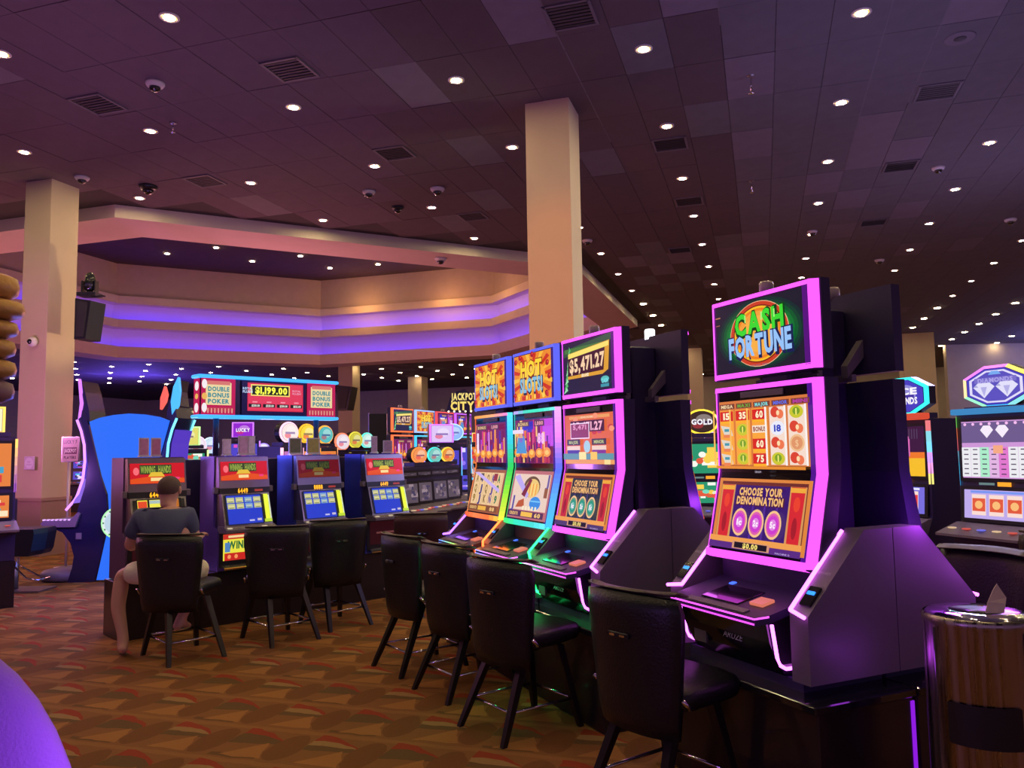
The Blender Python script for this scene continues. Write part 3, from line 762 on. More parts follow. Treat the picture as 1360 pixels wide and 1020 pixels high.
def art_reels(c):
    c.rect(0, 0, .62, .36, (160, 90, 60)); c.rect(0, .02, .57, .27, (238, 200, 150))
    L = [['A', '9', 'Q', 'K', 'A'], ['Q', 'J', 'Q', 'J', '9'], ['9', 'J', 'K', 'N', '9']]
    for i in range(5):
        x = -.225+i*.1125; c.rect(x+.056, .02, .004, .27, (180, 130, 90))
        for j in range(3): c.text(L[j][i], x, .105-j*.085, .06, [(150, 120, 60), (70, 60, 130), (140, 110, 60), (90, 70, 150), (60, 120, 80)][i], .05, bold=True)
    c.rect(-.11, .115, .06, .06, (80, 70, 70)); c.poly([(-.28, .15), (-.2, .155), (.27, .02), (.27, -.01)], (200, 176, 240)); c.rect(.16, .115, .07, .06, (150, 50, 60))
    c.rect(0, -.145, .57, .045, (130, 80, 50)); c.rect(.0, -.145, .16, .034, (240, 180, 70)); c.text('CREDITS', -.18, -.145, .022, (240, 190, 120), .14, bold=True); c.text('88', .2, -.145, .028, (240, 190, 120), .09, bold=True)
def art_cards(c):
    c.rect(0, 0, .62, .36, (190, 110, 120)); c.rect(0, .02, .57, .27, (236, 206, 190))
    c.text('J', -.25, -.06, .09, (90, 80, 160), .05, bold=True); c.text('J', .25, .11, .08, (110, 90, 160), .05, bold=True)
    c.oval(.02, .06, .13, .08, (110, 80, 60)); c.oval(.03, .05, .11, .07, (240, 200, 120)); 
    for i in range(6): c.rect(-.03+i*.026, .04, .014, .09, (246, 150, 60) if i % 2 else (250, 220, 130))
    c.poly([(-.28, .13), (-.2, .15), (.0, .0), (-.03, -.03)], (190, 170, 240)); c.poly([(-.12, .0), (-.02, .12), (.02, .11), (-.06, -.02)], (130, 40, 60))
    c.oval(.12, -.06, .085, .05, (60, 140, 226)); c.rect(.12, -.045, .15, .01, (120, 200, 250)); c.rect(.26, .02, .05, .07, (150, 90, 60)); c.poly([(-.18, -.1), (-.04, -.09), (-.06, -.03), (-.14, -.05)], (190, 90, 50))
    for i in range(5): c.rect(-.05+i*.05, -.1, .025, .03, (250, 236, 200))
    c.rect(0, -.145, .57, .045, (90, 50, 90)); c.rect(.03, -.145, .18, .034, (246, 190, 80)); c.text('CREDITS', -.18, -.145, .022, (240, 190, 120), .14, bold=True); c.text('60', .2, -.145, .028, (246, 200, 120), .09, bold=True)

BA = radians(24.5)
def brot(a): return -(pi/2 - a)          # machine x axis along (sin a, -cos a)
def origin_from_right(P, a, w=HW):
    return Vector((P[0]-w*sin(a), P[1]+w*cos(a), 0))
SC = 1.12
def opposite(O, a, dist=.565):
    y = Vector((cos(a), sin(a), 0)); return O + y*dist
mg = dict(topper=[MAG], top=[MAG], right=[MAG], left=[MAG], bottom=[MAG], shoulder=[(235, 105, 255)], lshoulder=[(235, 105, 255)], deck=[MAG])
OCash = origin_from_right((1.231*SC, 3.168*SC), BA)
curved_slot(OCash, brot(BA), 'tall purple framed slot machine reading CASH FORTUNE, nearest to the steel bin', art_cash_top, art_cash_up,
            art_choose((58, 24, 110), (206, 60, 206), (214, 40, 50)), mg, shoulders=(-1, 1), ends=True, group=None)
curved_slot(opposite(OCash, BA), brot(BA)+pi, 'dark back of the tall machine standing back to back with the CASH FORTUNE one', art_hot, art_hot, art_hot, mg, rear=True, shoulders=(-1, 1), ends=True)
m12 = dict(topper=[BLU], k=1.15, k2=1.25, top=[(250, 150, 60), (250, 170, 110), (250, 130, 210)], right=[(90, 225, 240), (60, 200, 230), (50, 205, 90), (150, 225, 60), (240, 230, 70)],
           bottom=[(250, 90, 40), (250, 130, 70), (250, 110, 50), (245, 200, 60)], left=[(250, 110, 60), (250, 150, 80)], shoulder=[(255, 110, 50), (255, 90, 40)], lshoulder=[(150, 90, 255)], deck=[(90, 120, 255), (150, 230, 110), (250, 120, 60)])
m22 = dict(m12, lshoulder=[(255, 110, 50)], top=[(200, 150, 255), (60, 210, 180), (60, 220, 190), (120, 230, 230)], right=[(240, 170, 250), (236, 130, 250), (90, 110, 250), (90, 170, 250), (70, 190, 250)],
           bottom=[(70, 230, 110), (50, 220, 190), (60, 210, 200), (90, 230, 240)], left=[(80, 220, 220), (70, 210, 90)], shoulder=[(40, 255, 120)], deck=[(120, 150, 255), (250, 110, 240), (245, 90, 250)])
m32 = dict(mg, shoulder=[(230, 100, 255)], lshoulder=[(40, 255, 120)], deck=[(245, 80, 250)])
rowdir = Vector((-sin(radians(25.3)), cos(radians(25.3)), 0)); A3 = radians(25.3)
P3 = Vector((.59*SC, 4.362*SC, 0)); pitch = .715*SC
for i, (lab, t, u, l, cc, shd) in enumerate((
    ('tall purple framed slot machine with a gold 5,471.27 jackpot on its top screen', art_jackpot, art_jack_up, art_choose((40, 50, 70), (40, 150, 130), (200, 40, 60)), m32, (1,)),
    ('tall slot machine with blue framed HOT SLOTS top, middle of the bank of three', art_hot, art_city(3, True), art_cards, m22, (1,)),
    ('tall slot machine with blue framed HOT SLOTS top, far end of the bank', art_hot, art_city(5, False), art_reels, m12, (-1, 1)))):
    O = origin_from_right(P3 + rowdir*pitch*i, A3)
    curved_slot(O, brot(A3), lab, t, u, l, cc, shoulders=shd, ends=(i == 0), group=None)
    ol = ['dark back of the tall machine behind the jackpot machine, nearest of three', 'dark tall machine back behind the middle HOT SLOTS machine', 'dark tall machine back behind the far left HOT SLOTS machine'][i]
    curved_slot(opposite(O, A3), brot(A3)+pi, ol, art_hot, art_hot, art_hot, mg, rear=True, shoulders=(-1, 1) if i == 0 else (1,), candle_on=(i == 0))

# ================================================================== CHAIRS
def make_chair(leather, swivel, base_rot, with_handle=True):
    """origin on the floor under the seat; sitter looks along +y"""
    root = empty('gaming_chair', (0, 0, 0))
    Mb = Matrix.Rotation(base_rot, 4, 'Z')
    for sx in (-1, 1):
        for sy in (-1, 1):
            b = MB(); P, Q = Vector((sx*.15, sy*.12, .47)), Vector((sx*.22, .22 if sy > 0 else -.33, 0))
            b.loft([[(p.x+dx*r, p.y+dy*r, p.z) for dx, dy in ((-1, -1), (1, -1), (1, 1), (-1, 1))] for p, r in ((Q, .015), (Q.lerp(P, .15), .017), (P, .024))], WOODB, smooth=False, M=Mb)
            b.build('leg', root)
    b = MB(); zz = .16; k = .205
    cs = [Vector((a*.196, -.258 if c < 0 else .186, zz)) for a, c in ((-1, -1), (1, -1), (1, 1), (-1, 1))]
    for i in range(4): b.tube([cs[i], cs[(i+1) % 4]], .009, CHROME, 8, M=Mb)
    for p in cs: b.ball(p, .018, CHROME, 8, 6, M=Mb)
    b.build('foot_ring', root)
    b = MB(); b.box((0, 0, .475), (.30, .28, .02), BLACK, Mb, bev=.005); b.lathe([(.09, .44), (.09, .50)], BLACK, 16); b.build('swivel_plate', root)
    Ms = Matrix.Rotation(swivel, 4, 'Z')
    b = MB(); rings = []
    for z, g in ((.495, .90), (.505, .97), (.53, 1), (.56, 1), (.578, .96), (.586, .85)):
        r = []
        for i in range(32):
            a = 2*pi*i/32; c, s_ = cos(a), sin(a)
            x = .26*g*math.copysign(abs(c)**.42, c); y = .245*g*math.copysign(abs(s_)**.42, s_)
            r.append((x, y+.01, z + (.006 if g < .9 else 0)))
        rings.append(r)
    b.loft(rings, leather, M=Ms); b.build('seat', root)
    # backrest: curved shell
    def back(mb, m, z0, z1, w0, w1, th, lift=0, dy=0):
        rr = []
        for j in range(9):
            t = j/8; z = z0+(z1-z0)*t; w = (w0+(w1-w0)*min(1, t*1.25))/2
            edge = 1 if 0 < j < 8 else .55
            if j == 8: w *= .97
            r = []; n = 12
            lean = -.235-.06*t+dy
            for i in range(n+1):
                x = -w+2*w*i/n; c = (abs(x)/.27)**2.4
                r.append((x, lean+.085*c-th/2*edge, z-(.02*c if j == 8 else 0)))
            for i in range(n, -1, -1):
                x = -w+2*w*i/n; c = (abs(x)/.27)**2.4; e2 = 1 if 0 < i < n else .3
                r.append((x, lean+.085*c+th/2*edge*e2, z-(.02*c if j == 8 else 0)))
            rr.append(r)
        mb.loft(rr, m, M=Ms)
    b = MB(); back(b, leather, .38, .985, .44, .545, .06); b.build('backrest', root)
    b = MB(); back(b, mat('taupe_piping', (.09, .07, .06), .45, bump=.1, bscale=90), .975, 1.0, .53, .53, .058); b.build('top_trim', root)['label'] = 'worn taupe leather trim along the top'
    b = MB(); b.box((0, -.31, .80), (.12, .012, .022), BLACK, Ms, bev=.004); b.box((-.03, -.318, .80), (.03, .008, .01), CHROME, Ms); b.box((.03, -.318, .80), (.03, .008, .008), CHROME, Ms)
    b.build('back_handle', root)
    for sx in (-1, 1):
        b = MB(); b.tube([(sx*.235, -.1, .50), (sx*.262, -.17, .52), (sx*.262, -.21, .56)], .009, CHROME, 6, M=Ms); b.build('side_bracket', root)
    return root
def place_chair(back_xy, az, label, base_az, leather=LEATHER, group=None):
    a = radians(az); c = make_chair(leather, 0, radians(az-base_az))
    c.location = (back_xy[0]+.27*sin(a), back_xy[1]+.27*cos(a), 0); c.rotation_euler = (0, 0, -a)
    tag(c, label, 'chair', group); return c
place_chair((-2.75, 6.34), 5, 'black leather gaming chair with the seated man on it', -44, group='chairs at the poker machines')
place_chair((-2.04, 6.9), -14, 'empty black gaming chair to the right of the seated man', -44, group='chairs at the poker machines')
place_chair((-1.62, 7.48), -28, 'empty dark gaming chair with red reflections, third along the poker machines', -44, group='chairs at the poker machines')
place_chair((-.93, 8.05), -12, 'maroon backed gaming chair partly hidden behind other chairs near the poker machines', -44, MAROON, group='chairs at the poker machines')
g2 = 'chairs at the tall purple and rainbow framed machines'
place_chair((-.90, 6.02), 52, 'black gaming chair with visible raked legs, farthest of the row at the tall machines', 54, group=g2)
place_chair((-.51, 5.40), 50, 'black gaming chair between two others at the middle HOT SLOTS machine', 54, group=g2)
place_chair((-.135, 4.64), 46, 'black gaming chair with green lit seat at the jackpot machine', 54, group=g2)
place_chair((.475, 3.55), 52, 'large black gaming chair in front of the CASH FORTUNE machine', 54, group=g2)
place_chair((2.78, 4.72), -118, 'dark curved gaming chair behind the steel bin, purple lit', -115, group='chairs at the right side machines')
place_chair((3.62, 5.35), 55, 'dark gaming chair cut by the right edge of the picture', 65, group='chairs at the right side machines')

# ================================================================== POKER MACHINES
PA = radians(44); PX = Vector((cos(PA), sin(PA), 0)); PY = Vector((-sin(PA), cos(PA), 0)); PB = Vector((-3.58, 6.96, 0))
def art_marquee(lit):
    k = 1 if lit else .22
    def f(c):
        c.rect(0, 0, .56, .185, (206, 26, 40), k); c.poly([(-.28, -.09), (.28, -.09), (.28, -.05), (.1, -.03), (-.1, -.03), (-.28, -.05)], (226, 80, 30), k)
        c.oval(-.22, .02, .03, .035, (250, 110, 120), k); c.rect(-.02, .035, .33, .085, (60, 70, 40), k)
        c.otext('WINNING', -.1, .035, .06, (150, 170, 70), (30, 40, 20), .15, k); c.otext('HANDS', .07, .035, .06, (150, 170, 70), (30, 40, 20), .13, k)
        c.poly([(-.1, -.03), (.07, -.03), (.04, .01), (-.07, .01)], (230, 190, 60), k); c.rect(-.015, -.055, .12, .03, (250, 220, 150), k); c.rect(.2, -.05, .05, .02, (240, 60, 130), k)
    return f
def art_poker(c):
    c.rect(-.035, 0, .43, .30, (22, 30, 60)); c.rect(-.035, 0, .405, .28, (36, 60, 200))
    for j in range(2):
        for i in range(4):
            x = -.19+i*.103; y = .095-j*.062; col = (186, 190, 140) if i != 2 else (120, 160, 210)
            c.rect(x, y, .088, .052, col); c.rect(x, y, .07, .018, lerp(col, (250, 230, 160), .5)); c.rect(x, y-.017, .05, .006, (110, 120, 60))
    c.rect(.03, -.115, .06, .016, (190, 190, 230)); c.rect(.12, -.11, .05, .022, (200, 190, 210))
def art_yellow(c):
    c.rect(0, 0, .46, .30, (20, 18, 16))
    c.rect(-.17, 0, .10, .28, (236, 226, 70)); c.rect(-.17, .10, .09, .06, (226, 70, 40)); c.rect(-.03, .0, .14, .28, (240, 232, 80)); c.rect(-.03, .12, .14, .03, (170, 190, 190))
    for i in range(5): c.rect(-.03, .06-i*.035, .12, .008, (120, 110, 30)); c.rect(-.17, .02-i*.03, .08, .006, (150, 140, 40))
    c.rect(.14, 0, .12, .28, (190, 110, 40)); c.rect(.14, .03, .04, .2, (90, 50, 30))
def art_belly(c):
    c.rect(0, 0, .50, .25, (236, 226, 70)); c.rect(-.0, .10, .5, .05, (200, 50, 40)); c.rect(-.06, .1, .26, .022, (246, 210, 150))
    c.text('WINNERS', .0, .02, .07, (40, 110, 60), .40, bold=True); c.rect(-.2, .0, .06, .09, (80, 130, 190)); c.rect(-.1, -.09, .27, .07, (200, 40, 34)); c.text('25', .16, -.085, .07, (40, 80, 60), .12, bold=True)
    c.oval(-.18, -.09, .02, .02, (246, 150, 90)); c.oval(-.1, -.09, .02, .02, (246, 150, 90)); c.rect(.02, -.045, .03, .01, (20, 70, 150))
def poker(t, label, body, art, lit, belly):
    e = empty('video_poker_machine', PB+PX*t, PA)
    xl = -.30 if t < .6 else -.425
    b = MB(); b.box(((.425+xl)/2, .22, .25), (.425-xl-.002, .44, .50), PLINTH, bev=.004); b.build('stand', e)
    kids0 = set(e.children)
    pr = [(.0, .505), (.0, .88), (.10, .93), (.10, 1.6), (.42, 1.6), (.42, .505)]
    b = MB(); b.prism(pr, 'x', -.31, .31, body); cb = b.build('cabinet', e)
    b = MB(); b.prism([(-.01, 1.29), (.10, 1.29), (.10, 1.59), (.035, 1.59)], 'x', -.30, .30, SILVER); tb = b.build('marquee_box', e)
    d = Vector((0, .045, .30)).normalized(); cv = Canvas((0, .009, 1.455), (1, 0, 0), d); art_marquee(lit)(cv); cv.build('marquee_glass', tb)
    # meter strip
    b = MB(); b.prism([(-.02, 1.235), (.10, 1.235), (.10, 1.29), (-.01, 1.29)], 'x', -.30, .30, BLACK); st = b.build('meter_strip', e)
    cv = Canvas((0, -.017, 1.262), (1, 0, 0), (0, .18, .98)); cv.rect(.06, 0, .34, .05, None, m=BLACK); cv.text('8888' if not lit else '6449', -.03, 0, .042, (255, 170, 30), .12, 1.6, True); cv.rect(.16, -.002, .1, .02, (190, 70, 60), .7); cv.build('orange_meter', st)
    for sx in (-1, 1):
        b = MB(); b.box((sx*.325, .03, 1.27), (.05, .06, .06), GREYP, bev=.008); b.build('lock_block', e)
    # screen door
    b = MB(); b.prism([(-.115, .93), (-.02, 1.235), (.10, 1.235), (.10, .93)], 'x', -.285, .285, SILVER); sd_ = b.build('screen_door', e)
    d = Vector((0, .095, .305)).normalized(); cc = Vector((0, -.0695, 1.082)); n = Vector((0, -.305, .095)).normalized()
    cv = Canvas(cc+n*.003, (1, 0, 0), d); cv.rect(0, 0, .53, .285, None, m=BLACK); art(cv)
    if art is art_poker:
        cv.rect(.225, .0, .055, .28, (232, 240, 60), 1.1); cv.rect(.26, 0, .012, .26, (226, 246, 200)); cv.rect(.225, -.125, .09, .03, (190, 220, 50))
    cv.build('screen_image', sd_)
    # button shelf
    b = MB(); b.prism([(-.19, .875), (-.19, .90), (-.115, .93), (.02, .93), (.02, .86)], 'x', -.30, .30, GREYP); sh = b.build('button_shelf', e)
    for i in range(8):
        q = MB(); q.box((-.25+i*.068, -.155, .917), (.05, .035, .012), glow((235, 215, 180), .7) if i % 3 == 0 else glow((170, 140, 120), .35), bev=.004); q.build('button', sh)
    # belly
    b = MB(); b.box((0, -.004, .70), (.58, .012, .33), BLACK); bd = b.build('belly_door', e)
    if belly:
        cv = Canvas((0, -.012, .725), (1, 0, 0), (0, 0, 1)); art_belly(cv); cv.build('belly_glass', bd)
    else:
        cv = Canvas((0, -.012, .725), (1, 0, 0), (0, 0, 1)); cv.rect(0, 0, .5, .25, (60, 16, 22), .5); cv.rect(0, .0, .3, .02, (160, 90, 90), .4); cv.build('belly_glass', bd)
    b = MB(); b.prism([(-.07, .53), (-.06, .515), (.0, .515), (.0, .56)], 'x', -.26, .26, CHROME); b.build('coin_tray', e)
    for ch in e.children:
        if ch not in kids0: ch.scale.x = .86
    tag(e, label, 'slot machine', 'video poker machines in one bank'); return e
poker(.47, 'brown sided poker machine with yellow screen in front of the seated man', PURPC, art_yellow, True, False)
poker(1.30, 'purple sided video poker machine with blue card screen, right of the man', mat('violet_cabinet', (.12, .07, .46), .3, .2, bump=.05, bscale=200), art_poker, True, True)
poker(2.13, 'blue sided video poker machine with unlit dark red marquee', BLUEC, art_poker, False, False)
poker(2.965, 'blue sided video poker machine at the right end of its bank', BLUEC, art_poker, True, False)
# machines back to back behind them
for t, l in ((1.25, 'dark back of the machine behind the violet poker machine'), (2.1, 'dark back of the machine behind the unlit marquee machine'), (2.95, 'dark back of the machine behind the end poker machine')):
    e = empty('slot_machine', PB+PX*t+PY*1.1, PA)
    b = MB(); b.box((0, -.27, .25), (.85, .50, .50), PLINTH); b.build('stand', e); b = MB(); b.box((0, -.27, 1.04), (.62, .5, 1.06), SATIN, bev=.01); b.build('cabinet', e)
    b = MB(); b.box((0, .01, 1.2), (.5, .03, .5), glow((120, 60, 160), .8), bev=.005); b.build('screen', e)
    tag(e, l, 'slot machine', 'machines behind the poker bank')
def card_holder(px, w, h, label, col):
    # stands on the cabinet tops (z = 1.6), 0.3 m behind the fronts
    r = ray(px, 600); o = PB + PY*.3; k = (o.x*PY.x+o.y*PY.y)/(r.x*PY.x+r.y*PY.y); P = Vector((r.x*k, r.y*k, 1.602))
    t = (P-PB).dot(PX); kk = round((t-.4)/.85); t = .4+.85*kk + max(-.26, min(.26, t-.4-.85*kk)); P = PB+PX*t+PY*.3; P.z = 1.602
    e = empty('card_holder', P, PA)
    b = MB(); b.box((0, 0, .008), (w, .07, .012), mat('clear_acrylic', (.6, .55, .6), .15, spec=.8, var=.05), bev=.003); b.build('base', e)
    b = MB(); b.box((0, .0, h/2+.012), (w, .008, h), mat('clear_acrylic', (.6, .55, .6), .15)); b.build('frame', e)
    b = MB(); b.box((0, -.006, h/2+.012), (w*.8, .004, h*.86), mat('card_%d_%d_%d' % col, lin(col), .5, var=.3, vscale=25)); b.build('card', e)
    tag(e, label, 'card holder', 'card holders on the poker machines')
card_holder(191, .09, .17, 'left of two slim pink reflections built as card holders above the seated man', (196, 130, 170))  # this pair stands for pink reflected light, built as card holders
card_holder(207, .09, .17, 'right of two slim pink reflections built as card holders above the seated man', (190, 120, 160))
card_holder(301, .09, .16, 'slim white card holder on the violet poker machine', (214, 190, 220))
card_holder(323, .11, .19, 'pale pink card holder in the middle of the violet poker machine top', (206, 160, 196))
card_holder(343, .08, .19, 'whitish card holder at the right of the violet poker machine top', (220, 200, 226))
card_holder(392, .15, .17, 'dark card holder with olive picture on the unlit marquee machine', (110, 110, 80))
card_holder(416, .16, .17, 'card holder with round yellow picture on the unlit marquee machine', (170, 160, 80))
card_holder(497, .08, .19, 'slim upright grey card holder on the end poker machine', (180, 150, 180))
card_holder(517, .13, .14, 'row of slim grey cards at the right of the end poker machine top', (160, 130, 160))

# ---- overhead jackpot sign over the poker bank
SO = PB + PX*1.955 + PY*.81
e = empty('jackpot_sign', (SO.x, SO.y, 1.602), PA)
b = MB(); b.box((0, 0, .63), (1.62, .16, .40), mat('sign_navy', (.015, .012, .05), .3, coat=.4), bev=.02); sb = b.build('sign_box', e)
for z, nm in ((.842, 'led_bar'), (.418, 'led_bar')):
    b = MB(); b.box((0, -.01, z), (1.68, .20, .036), glow((60, 160, 255), 1.6), bev=.014); b.build(nm, e)['label'] = 'glowing blue LED bar'
CY = -.083
cv = Canvas((0, CY, .63), (.93, 0, 0), (0, 0, 1))
for sx in (-1, 1):
    cv.rect(sx*.66, 0, .40, .385, (190, 24, 80)); cv.rect(sx*.66, -.14, .36, .05, (190, 60, 80)); 
    for i in range(9): cv.rect(sx*.66-.16+i*.04, -.15, .012, .05, (236, 170, 150))
    cv.rect(sx*.66, .03, .30, .24, (236, 214, 160)); cv.rect(sx*.66, .145, .27, .04, (214, 120, 110))
    for i, t in enumerate(('DOUBLE', 'BONUS', 'POKER')): cv.text(t, sx*.66, .08-i*.065, .045, (50, 140, 150), .25, bold=True)
for y, w in ((.13, .07), (0, .05), (-.12, .07)): cv.oval(-.83, y, .03, w*.7, (246, 236, 240) if y else (236, 180, 90))
cv.rect(.02, 0, .82, .37, (20, 12, 60)); cv.rect(.04, .01, .72, .31, (214, 40, 70)); cv.rect(.04, .01, .70, .29, (226, 60, 90))
cv.rect(-.03, .085, .50, .125, (246, 226, 110)); cv.rect(-.03, .085, .47, .10, (26, 30, 16)); cv.text('$1,199.00', -.02, .085, .07, (246, 250, 70), .41, 1.2, True)
cv.text('ROYAL', -.32, .1, .025, (190, 220, 250), .12, bold=True); cv.text('FLUSH', -.32, .065, .025, (190, 220, 250), .12, bold=True); cv.text('ROYAL', .31, .09, .022, (240, 190, 220), .11); cv.text('FLUSH', .31, .06, .022, (240, 190, 220), .11)
for i, t in enumerate(('$250.00', '$220.00', '$200.00', '$125.00')):
    x = -.23+i*.178; cv.rect(x, -.085, .155, .038, (30, 24, 30)); cv.text(t, x+.01, -.085, .022, (240, 240, 230), .10, bold=True); cv.rect(x, -.045, .06, .014, (246, 150, 170))
cv.build('sign_face', sb)
cv = Canvas((-.812, .0, .63), (0, -1, 0), (0, 0, 1)); cv.rect(0, 0, .15, .38, (190, 24, 80)); cv.oval(0, .11, .05, .05, (246, 236, 240)); cv.oval(0, 0, .04, .03, (236, 180, 90)); cv.oval(0, -.12, .05, .05, (246, 236, 240)); cv.build('sign_side', sb)
for x in (-.6, .6):
    b = MB(); b.lathe([(.03, 0), (.03, .42)], SATIN, 12, (x, 0)); b.build('support_post', e)
tag(e, 'long blue edged jackpot sign reading 1,199.00 above the poker machines', 'sign')

# ================================================================== SEATED MAN
def skin(name, pts, edges, radii, m, parent, root=0, sub=2, smooth=True):
    me = bpy.data.meshes.new('_sk'); me.from_pydata(pts, edges, []); o = bpy.data.objects.new('_sk', me); COL.objects.link(o)
    md = o.modifiers.new('s', 'SKIN'); md.use_smooth_shade = True
    lay = me.skin_vertices[0].data if me.skin_vertices else None
    if lay is None:
        o.modifiers.remove(md); bpy.context.view_layer.objects.active = o; bpy.ops.object.modifier_add(type='SKIN'); md = o.modifiers[-1]; md.use_smooth_shade = True; lay = me.skin_vertices[0].data
    for i, r in enumerate(radii):
        lay[i].radius = r if isinstance(r, tuple) else (r, r); lay[i].use_root = (i == root)
    sb_ = o.modifiers.new('ss', 'SUBSURF'); sb_.levels = sub; sb_.render_levels = sub
    bpy.context.view_layer.update(); dg = bpy.context.evaluated_depsgraph_get()
    nm = bpy.data.meshes.new_from_object(o.evaluated_get(dg)); nm.materials.clear(); nm.materials.append(m); nm.name = name
    for p in nm.polygons: p.use_smooth = True
    bpy.data.objects.remove(o)
    r_ = bpy.data.objects.new(name, nm); COL.objects.link(r_)
    if parent: r_.parent = parent
    return r_
SKIN = mat('tanned_skin', (.64, .34, .25), .55, var=.1); HAIR = mat('short_brown_hair', (.11, .07, .06), .8, bump=.5, bscale=220, var=.3)
NAVY = mat('navy_cotton', (.075, .088, .17), .9, bump=.2, bscale=120, var=.2); KHAKI = mat('khaki_cotton', (.85, .76, .60), .9, bump=.3, bscale=60, var=.15)
man = empty('person', (-2.78, 6.60, 0), radians(4))
tag(man, 'man in navy t-shirt and khaki shorts seated at a poker machine, back turned', 'person')
L = lambda *p: p
B = [L(0, 0, .70), L(-.03, .01, .88), L(-.06, .03, 1.06), L(-.085, .05, 1.18), L(-.09, .07, 1.235),   # 0 pelvis 1 belly 2 chest 3 neck base 4 neck
     L(-.09, .085, 1.315), L(-.09, .09, 1.385),                                                   # 5 head 6 crown
     L(-.29, .04, 1.10), L(-.40, .06, .86), L(-.34, .28, .90), L(-.33, .36, .93),                  # 7 l shoulder 8 elbow 9 wrist 10 palm
     L(.08, .05, 1.10), L(.14, .09, .85), L(.08, .32, .90), L(.08, .40, .93),                      # 11 r shoulder 12 elbow 13 wrist 14 palm
     L(-.12, .02, .66), L(-.47, .13, .64), L(-.485, .09, .38), L(-.40, .03, .09), L(-.39, -.04, .045), L(-.47, .13, .03),  # 15 l hip 16 knee 17 calf 18 ankle 19 heel 20 toes
     L(.11, .02, .66), L(.10, .36, .62), L(.06, .22, .40), L(.00, .10, .24), L(.00, .04, .20), L(.05, .22, .185)]           # 21 r hip 22 knee 23 calf 24 ankle 25 heel 26 toes
Eg = [(0, 1), (1, 2), (2, 3), (3, 4), (4, 5), (5, 6), (2, 7), (7, 8), (8, 9), (9, 10), (2, 11), (11, 12), (12, 13), (13, 14), (0, 15), (15, 16), (16, 17), (17, 18), (18, 19), (18, 20), (0, 21), (21, 22), (22, 23), (23, 24), (24, 25), (24, 26)]
R = [(.15, .11), (.15, .12), (.16, .11), (.075, .07), (.062, .062), (.095, .105), (.07, .08), .07, .047, .033, (.034, .022), .07, .047, .033, (.034, .022),
     .095, .070, .060, .038, .036, (.042, .024), .095, .068, .056, .036, .034, (.040, .022)]
# fingers on both palms, five unequal, slightly curled over the button shelf
for pi_, sgn in ((10, -1), (14, 1)):
    px_, py_, pz_ = B[pi_]
    for dx, ln_, dzz in ((-.026, .055, -.004), (-.009, .064, 0), (.009, .060, 0), (.026, .048, -.004)):
        i0 = len(B); B += [L(px_+dx, py_+.035, pz_-.002), L(px_+dx*1.15, py_+.035+ln_*.5, pz_-.004+dzz), L(px_+dx*1.2, py_+.03+ln_, pz_-.022+dzz)]; R += [.0095, .009, .0075]
        Eg += [(pi_, i0), (i0, i0+1), (i0+1, i0+2)]
    i0 = len(B); B += [L(px_-sgn*.035, py_-.0, pz_-.004), L(px_-sgn*.055, py_+.03, pz_-.012)]; R += [.011, .009]; Eg += [(pi_, i0), (i0, i0+1)]
body = skin('body', B, Eg, R, SKIN, man)
shirt = skin('t_shirt', [L(0, 0, .66), B[1], B[2], L(-.08, .045, 1.155), L(-.29, .04, 1.10), L(-.375, .055, .93), L(.08, .05, 1.10), L(.125, .08, .93)],
             [(0, 1), (1, 2), (2, 3), (2, 4), (4, 5), (2, 6), (6, 7)], [(.175, .135), (.18, .15), (.19, .14), (.10, .085), .10, .085, .10, .085], NAVY, man)
shorts = skin('shorts', [L(0, 0, .70), L(-.12, .02, .665), L(-.30, .08, .655), L(-.45, .125, .645), L(.11, .02, .665), L(.11, .2, .65), L(.10, .30, .64)],
              [(0, 1), (1, 2), (2, 3), (0, 4), (4, 5), (5, 6)], [(.16, .12), .115, .105, .10, .115, .105, .10], KHAKI, man)
b = MB(); hc = Vector((-.09, .075, 1.35)); rings = []
for i in range(9):
    def tt(k, i=i):
        s0 = sin(2*pi*k/20); a0 = -.62 if s0 < -.2 else (-.25 if s0 < .35 else .45)
        return a0 + (pi/2-.03-a0)*i/8
    rings.append([(hc.x+.092*cos(tt(k))*cos(2*pi*k/20), hc.y+.006+(.108*cos(tt(k))*sin(2*pi*k/20))*(1 if sin(2*pi*k/20) < 0 else .93), hc.z+.095*sin(tt(k))) for k in range(20)])
b.loft(rings, HAIR, False, True); b.build('hair', man)
b = MB()
for sx in (-1, 1): b.ball((-.09+sx*.088, .08, 1.325), (.014, .024, .034), SKIN, 10, 6)
b.build('ears', man)
b = MB(); b.ball((-.09, .195, 1.315), (.014, .022, .022), SKIN, 10, 6)
b.ball((-.09, .175, 1.275), (.026, .014, .009), mat('lips', (.4, .16, .13), .5, var=.1), 10, 6)
for sx in (-1, 1): b.ball((-.09+sx*.032, .172, 1.345), (.013, .012, .011), mat('eye_white', (.7, .68, .65), .3, var=.05), 10, 6)
b.build('face_features', man)

